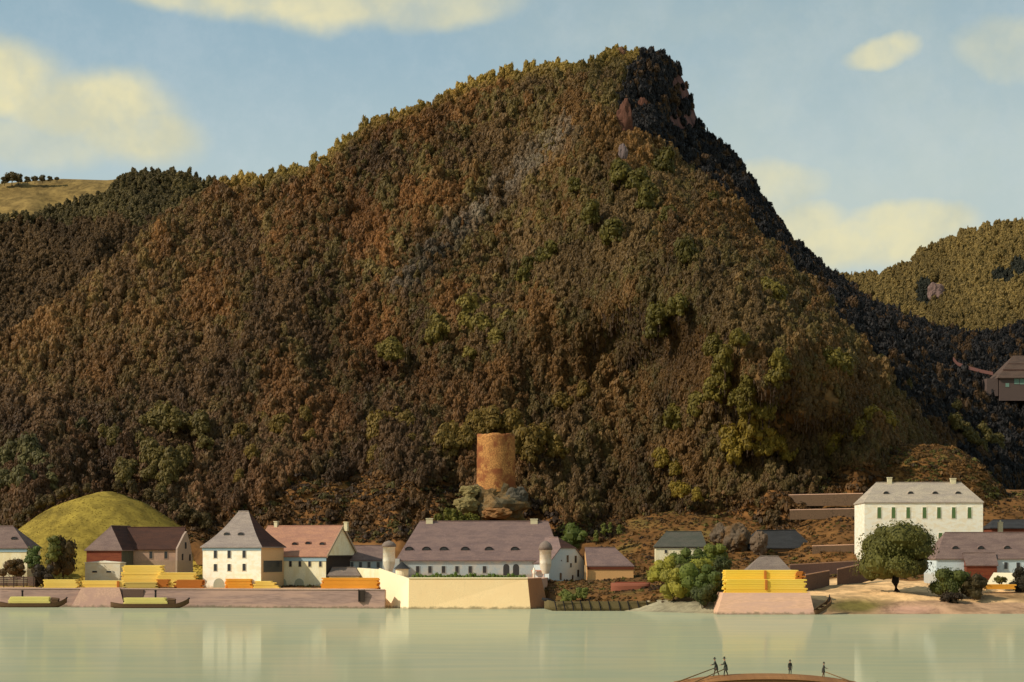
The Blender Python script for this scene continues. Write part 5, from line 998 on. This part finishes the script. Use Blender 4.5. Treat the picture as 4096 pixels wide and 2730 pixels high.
rock('summit_ruin', 2485, 240, float(Ym(2485, 240)) - 3, 60, 44, mat('brown_summit_rock', (112, 78, 54), bump=.5), 'blocky brown rock on the skyline at the summit', 37)
# skyline trees on the left hill
for i, (u, s) in enumerate(((18, .8), (48, 1.35), (75, .95), (110, .7), (140, .75), (170, .7), (200, .6), (228, .5))):
    ob = copy_tree(slope_protos[i % 3]); ob.location = P(u, 740 - u * .06, 1490); sc = s * .9; ob.scale = (sc * 1.2, sc * 1.2, sc); tag(ob, 'dark tree standing on the skyline beyond the high field at the left edge', 'tree', 'skyline trees above the high field'); set_color(ob, L3(98, 86, 54))

# ------------------------------------------------------------------ river boat in front with its crew
YF = 186.0; zr_ = Z(2697, YF); xc = X(3060, YF); root = empty('crew_boat', (xc, YF, 0)); hb = hull(22, 5.2, 1.5, 1.0, .8); hb.build('hull', HULL, root).location = (0, 0, -.3)
base = None; nb = 22; RW = 17.6
for i in range(nb):      # crowned plank roof: planks run along the boat, each its own piece
    a = -1 + 2 * (i + .5) / nb; y_ = a * 2.3; z_ = zr_ - .35 * a * a
    m = MB(); sg = 24; vs = []
    for q in range(sg + 1):
        t_ = -1 + 2 * q / sg; dz = -.78 * abs(t_) ** 2.2
        for (yy, zz) in ((-.11, -.05), (.10, -.05), (.10, .03), (-.11, .03)): vs.append((t_ * RW / 2, yy, zz + dz))
    m.add(vs, [(q * 4 + p, q * 4 + (p + 1) % 4, q * 4 + 4 + (p + 1) % 4, q * 4 + 4 + p) for q in range(sg) for p in range(4)] + [(3, 2, 1, 0), (sg * 4, sg * 4 + 1, sg * 4 + 2, sg * 4 + 3)])
    if base is None: base = m.build('plank', mat('brown_planks', (160, 112, 66), var=.3, scale=.8, stretch=(.4, 3, 3), rgb2=(136, 92, 54)), root); o1 = base
    else: o1 = base.copy(); COL.objects.link(o1)
    o1.location = (0, y_, z_ + .01 * (i % 3)); o1.rotation_euler = (-math.atan(.7 * a / 2.3) , 0, 0)
cbm = MB(); sg = 24; vs = []
for q in range(sg + 1):
    t_ = (-1 + 2 * q / sg) * .97; zt_ = zr_ - .46 - .78 * abs(t_) ** 2.2
    for yy in (-2.15, 2.15): vs += [(t_ * RW / 2, yy, .4), (t_ * RW / 2, yy, zt_)]
cbm.add(vs, [(q * 4, q * 4 + 4, q * 4 + 5, q * 4 + 1) for q in range(sg)] + [(q * 4 + 2, q * 4 + 3, q * 4 + 7, q * 4 + 6) for q in range(sg)] + [(0, 1, 3, 2), (sg * 4, sg * 4 + 2, sg * 4 + 3, sg * 4 + 1)]); cbm.build('cabin', mat('cabin_boards', (132, 92, 54), var=.3, scale=.8, stretch=(4, 1, .4)), root)
tag(root, 'brown river boat with an arched plank roof at the bottom edge', 'boat')

SKIN = mat('skin', (168, 120, 92), bump=0, var=.08); COATS = [mat('charcoal_cloth', (62, 60, 52), var=.2, bump=0), mat('dark_green_cloth', (64, 66, 54), var=.2, bump=0), mat('brown_cloth', (112, 84, 60), var=.2, bump=0)]
def person(u, vfoot, Y, label, facing, arms, legs=.0, lean=0.0, coat=0, trouser=0, hpx=72, hat=True):
    """one skinned body: joints laid out as edges, radius per joint"""
    S = hpx * Y / F / 1.75; root = empty('person', P(u, vfoot, Y), facing)
    J = dict(pel=(0, 0, .93), wst=(lean * .12, 0, 1.08), che=(lean * .3, 0, 1.32), nk=(lean * .42, 0, 1.47), hd=(lean * .48, 0, 1.56), ht=(lean * .52, 0, 1.68))
    for s, n_ in ((1, 'l'), (-1, 'r')):
        J['sh' + n_] = (lean * .36, .19 * s, 1.39); e, h_ = arms[0 if s == 1 else 1]; J['el' + n_] = (lean * .36 + e[0], .22 * s + e[1] * s, 1.39 + e[2]); J['ha' + n_] = (lean * .36 + h_[0], .22 * s + h_[1] * s, 1.39 + h_[2])
        lg = legs * s; J['hp' + n_] = (0, .10 * s, .88); J['kn' + n_] = (lg * .55 + .04, .11 * s, .50); J['an' + n_] = (lg, .11 * s, .09); J['to' + n_] = (lg + .19, .12 * s, .045)
    rad = dict(pel=.135, wst=.125, che=.155, nk=.058, hd=.088, ht=.075, sh=.072, el=.048, ha=.034, hp=.10, kn=.065, an=.045, to=.04)
    names = list(J); E = [('pel', 'wst'), ('wst', 'che'), ('che', 'nk'), ('nk', 'hd'), ('hd', 'ht')] + [(a + n_, b + n_) if a not in ('che', 'pel') else (a, b + n_) for n_ in 'lr' for a, b in (('che', 'sh'), ('sh', 'el'), ('el', 'ha'), ('pel', 'hp'), ('hp', 'kn'), ('kn', 'an'), ('an', 'to'))]
    me = bpy.data.meshes.new('body'); me.from_pydata([Vector(J[n_]) * S for n_ in names], [(names.index(a), names.index(b)) for a, b in E], []); ob = bpy.data.objects.new('body', me); COL.objects.link(ob)
    ob.modifiers.new('skin', 'SKIN'); sv_ = me.skin_vertices[0].data
    for i, n_ in enumerate(names): r_ = rad.get(n_, rad.get(n_[:2], .06)) * S; sv_[i].radius = (r_, r_)
    sv_[0].use_root = True; ob.modifiers.new('sub', 'SUBSURF').levels = 2
    dg = bpy.context.evaluated_depsgraph_get(); ev = ob.evaluated_get(dg); nm = bpy.data.meshes.new_from_object(ev); bpy.data.objects.remove(ob)
    nm.materials.clear()
    for q in (COATS[coat], COATS[trouser], SKIN): nm.materials.append(q)
    hs = [Vector(J['hal']) * S, Vector(J['har']) * S]
    for pl in nm.polygons: c = pl.center; pl.material_index = 2 if (c.z > 1.47 * S or min((c - h_).length for h_ in hs) < .07 * S) else (1 if c.z < .8 * S else 0)
    body = bpy.data.objects.new('body', nm); COL.objects.link(body); body.parent = root; nm.shade_smooth()
    # fingers curled round the pole, thumbs opposite
    fm = MB()
    for h_ in hs:
        for q in range(4): o_ = Vector((.0, (-.03 + .02 * q) * S, 0)); l = (.055, .062, .058, .046)[q] * S; fm.path([h_ + o_, h_ + o_ + Vector((l * .8, 0, -.005)), h_ + o_ + Vector((l * 1.1, 0, -l * .5)), h_ + o_ + Vector((l * .7, 0, -l * .85))], [.011 * S, .010 * S, .009 * S, .007 * S], 5)
        fm.path([h_ + Vector((0, .035 * S, .01)), h_ + Vector((.03 * S, .045 * S, -.01)), h_ + Vector((.05 * S, .03 * S, -.03 * S))], [.012 * S, .011 * S, .008 * S], 5)
    fm.build('fingers', SKIN, body, smooth=True)
    fc = MB(); hc = Vector(J['hd']) * S + Vector((0, 0, .05 * S)); fc.path([hc + Vector((.075, 0, .02)) * S, hc + Vector((.115, 0, -.015)) * S, hc + Vector((.09, 0, -.03)) * S], [.008 * S, .018 * S, .01 * S], 6)
    for s in (1, -1): fc.ball(hc + Vector((-.005, .09 * s, 0)) * S, (.015 * S, .012 * S, .028 * S), 6, 5)
    fc.build('face', SKIN, body, smooth=True)
    # long coat skirt and hat
    ck_ = MB(); n = 14; pr_ = [(.14, 1.12), (.165, .95), (.20, .72), (.215, .62)]; vs = [((q[0] * math.cos(2 * math.pi * i / n) + lean * .1) * S, q[0] * .92 * math.sin(2 * math.pi * i / n) * S, q[1] * S) for q in pr_ for i in range(n)]
    ck_.add(vs, [(j * n + i, j * n + (i + 1) % n, (j + 1) * n + (i + 1) % n, (j + 1) * n + i) for j in range(3) for i in range(n)]); ck_.build('coat', COATS[coat], root)
    if hat: ha = MB(); hp = Vector(J['ht']) * S; ha.tube(hp - Vector((0, 0, .01)) * S, hp + Vector((0, 0, .015)) * S, .17 * S, .16 * S, 14); ha.tube(hp, hp + Vector((-.01, 0, .15)) * S, .10 * S, .075 * S, 12); ha.build('hat', COATS[0], root)
    tag(root, label, 'person'); return root
fwd = [((.12, .02, -.24), (.40, -.06, -.30)), ((.12, .02, -.24), (.40, -.06, -.30))]
hang = [((.0, .05, -.28), (.05, .04, -.55)), ((.0, .05, -.28), (.06, .04, -.55))]
person(2866, 2707, 186, 'person in dark clothes leaning on the left oar, leftmost of the boat crew', R(180), fwd, .26, .35, 0, 2, 74)
person(2904, 2709, 185.5, 'person in a brown-edged dark coat behind the leftmost oarsman', R(180), fwd, .20, .30, 1, 0, 78)
person(3160, 2703, 186, 'person standing alone upright in the middle of the boat roof', R(-60), hang, .05, 0, 0, 1, 61)
person(3293, 2713, 186, 'person in dark clothes holding the oar at the right end of the boat', R(0), fwd, .12, .15, 0, 2, 62)
OAR = mat('oar_wood', (120, 92, 58), var=.2)
def oar(a, b, label):
    r_ = empty('oar', a); d = b - a; m = MB(); m.path([Vector((0, 0, 0)), d * .5, d], [.045, .06, .07], 8); m.build('shaft', OAR, r_, smooth=True); bl = MB(); e = d; n_ = d.normalized(); s_ = Vector((0, 1, 0)); bl.add([e - s_ * .08, e + s_ * .08, e + n_ * 2.2 + s_ * .28, e + n_ * 2.2 - s_ * .28] + [p + Vector((0, 0, .05)) for p in (e - s_ * .08, e + s_ * .08, e + n_ * 2.2 + s_ * .28, e + n_ * 2.2 - s_ * .28)], [(3, 2, 1, 0), (4, 5, 6, 7), (0, 1, 5, 4), (1, 2, 6, 5), (2, 3, 7, 6), (3, 0, 4, 7)]); bl.build('blade', OAR, r_); tag(r_, label, 'oar')
oar(P(2856, 2674, 185.8), P(2640, 2755, 184), 'long oar held by the leftmost of the boat crew'); oar(P(2898, 2677, 185.2), P(2690, 2768, 183), 'lower of the two oars reaching down to the left')
oar(P(3302, 2689, 185.8), P(3460, 2748, 184), 'single oar reaching down to the right from the boat')
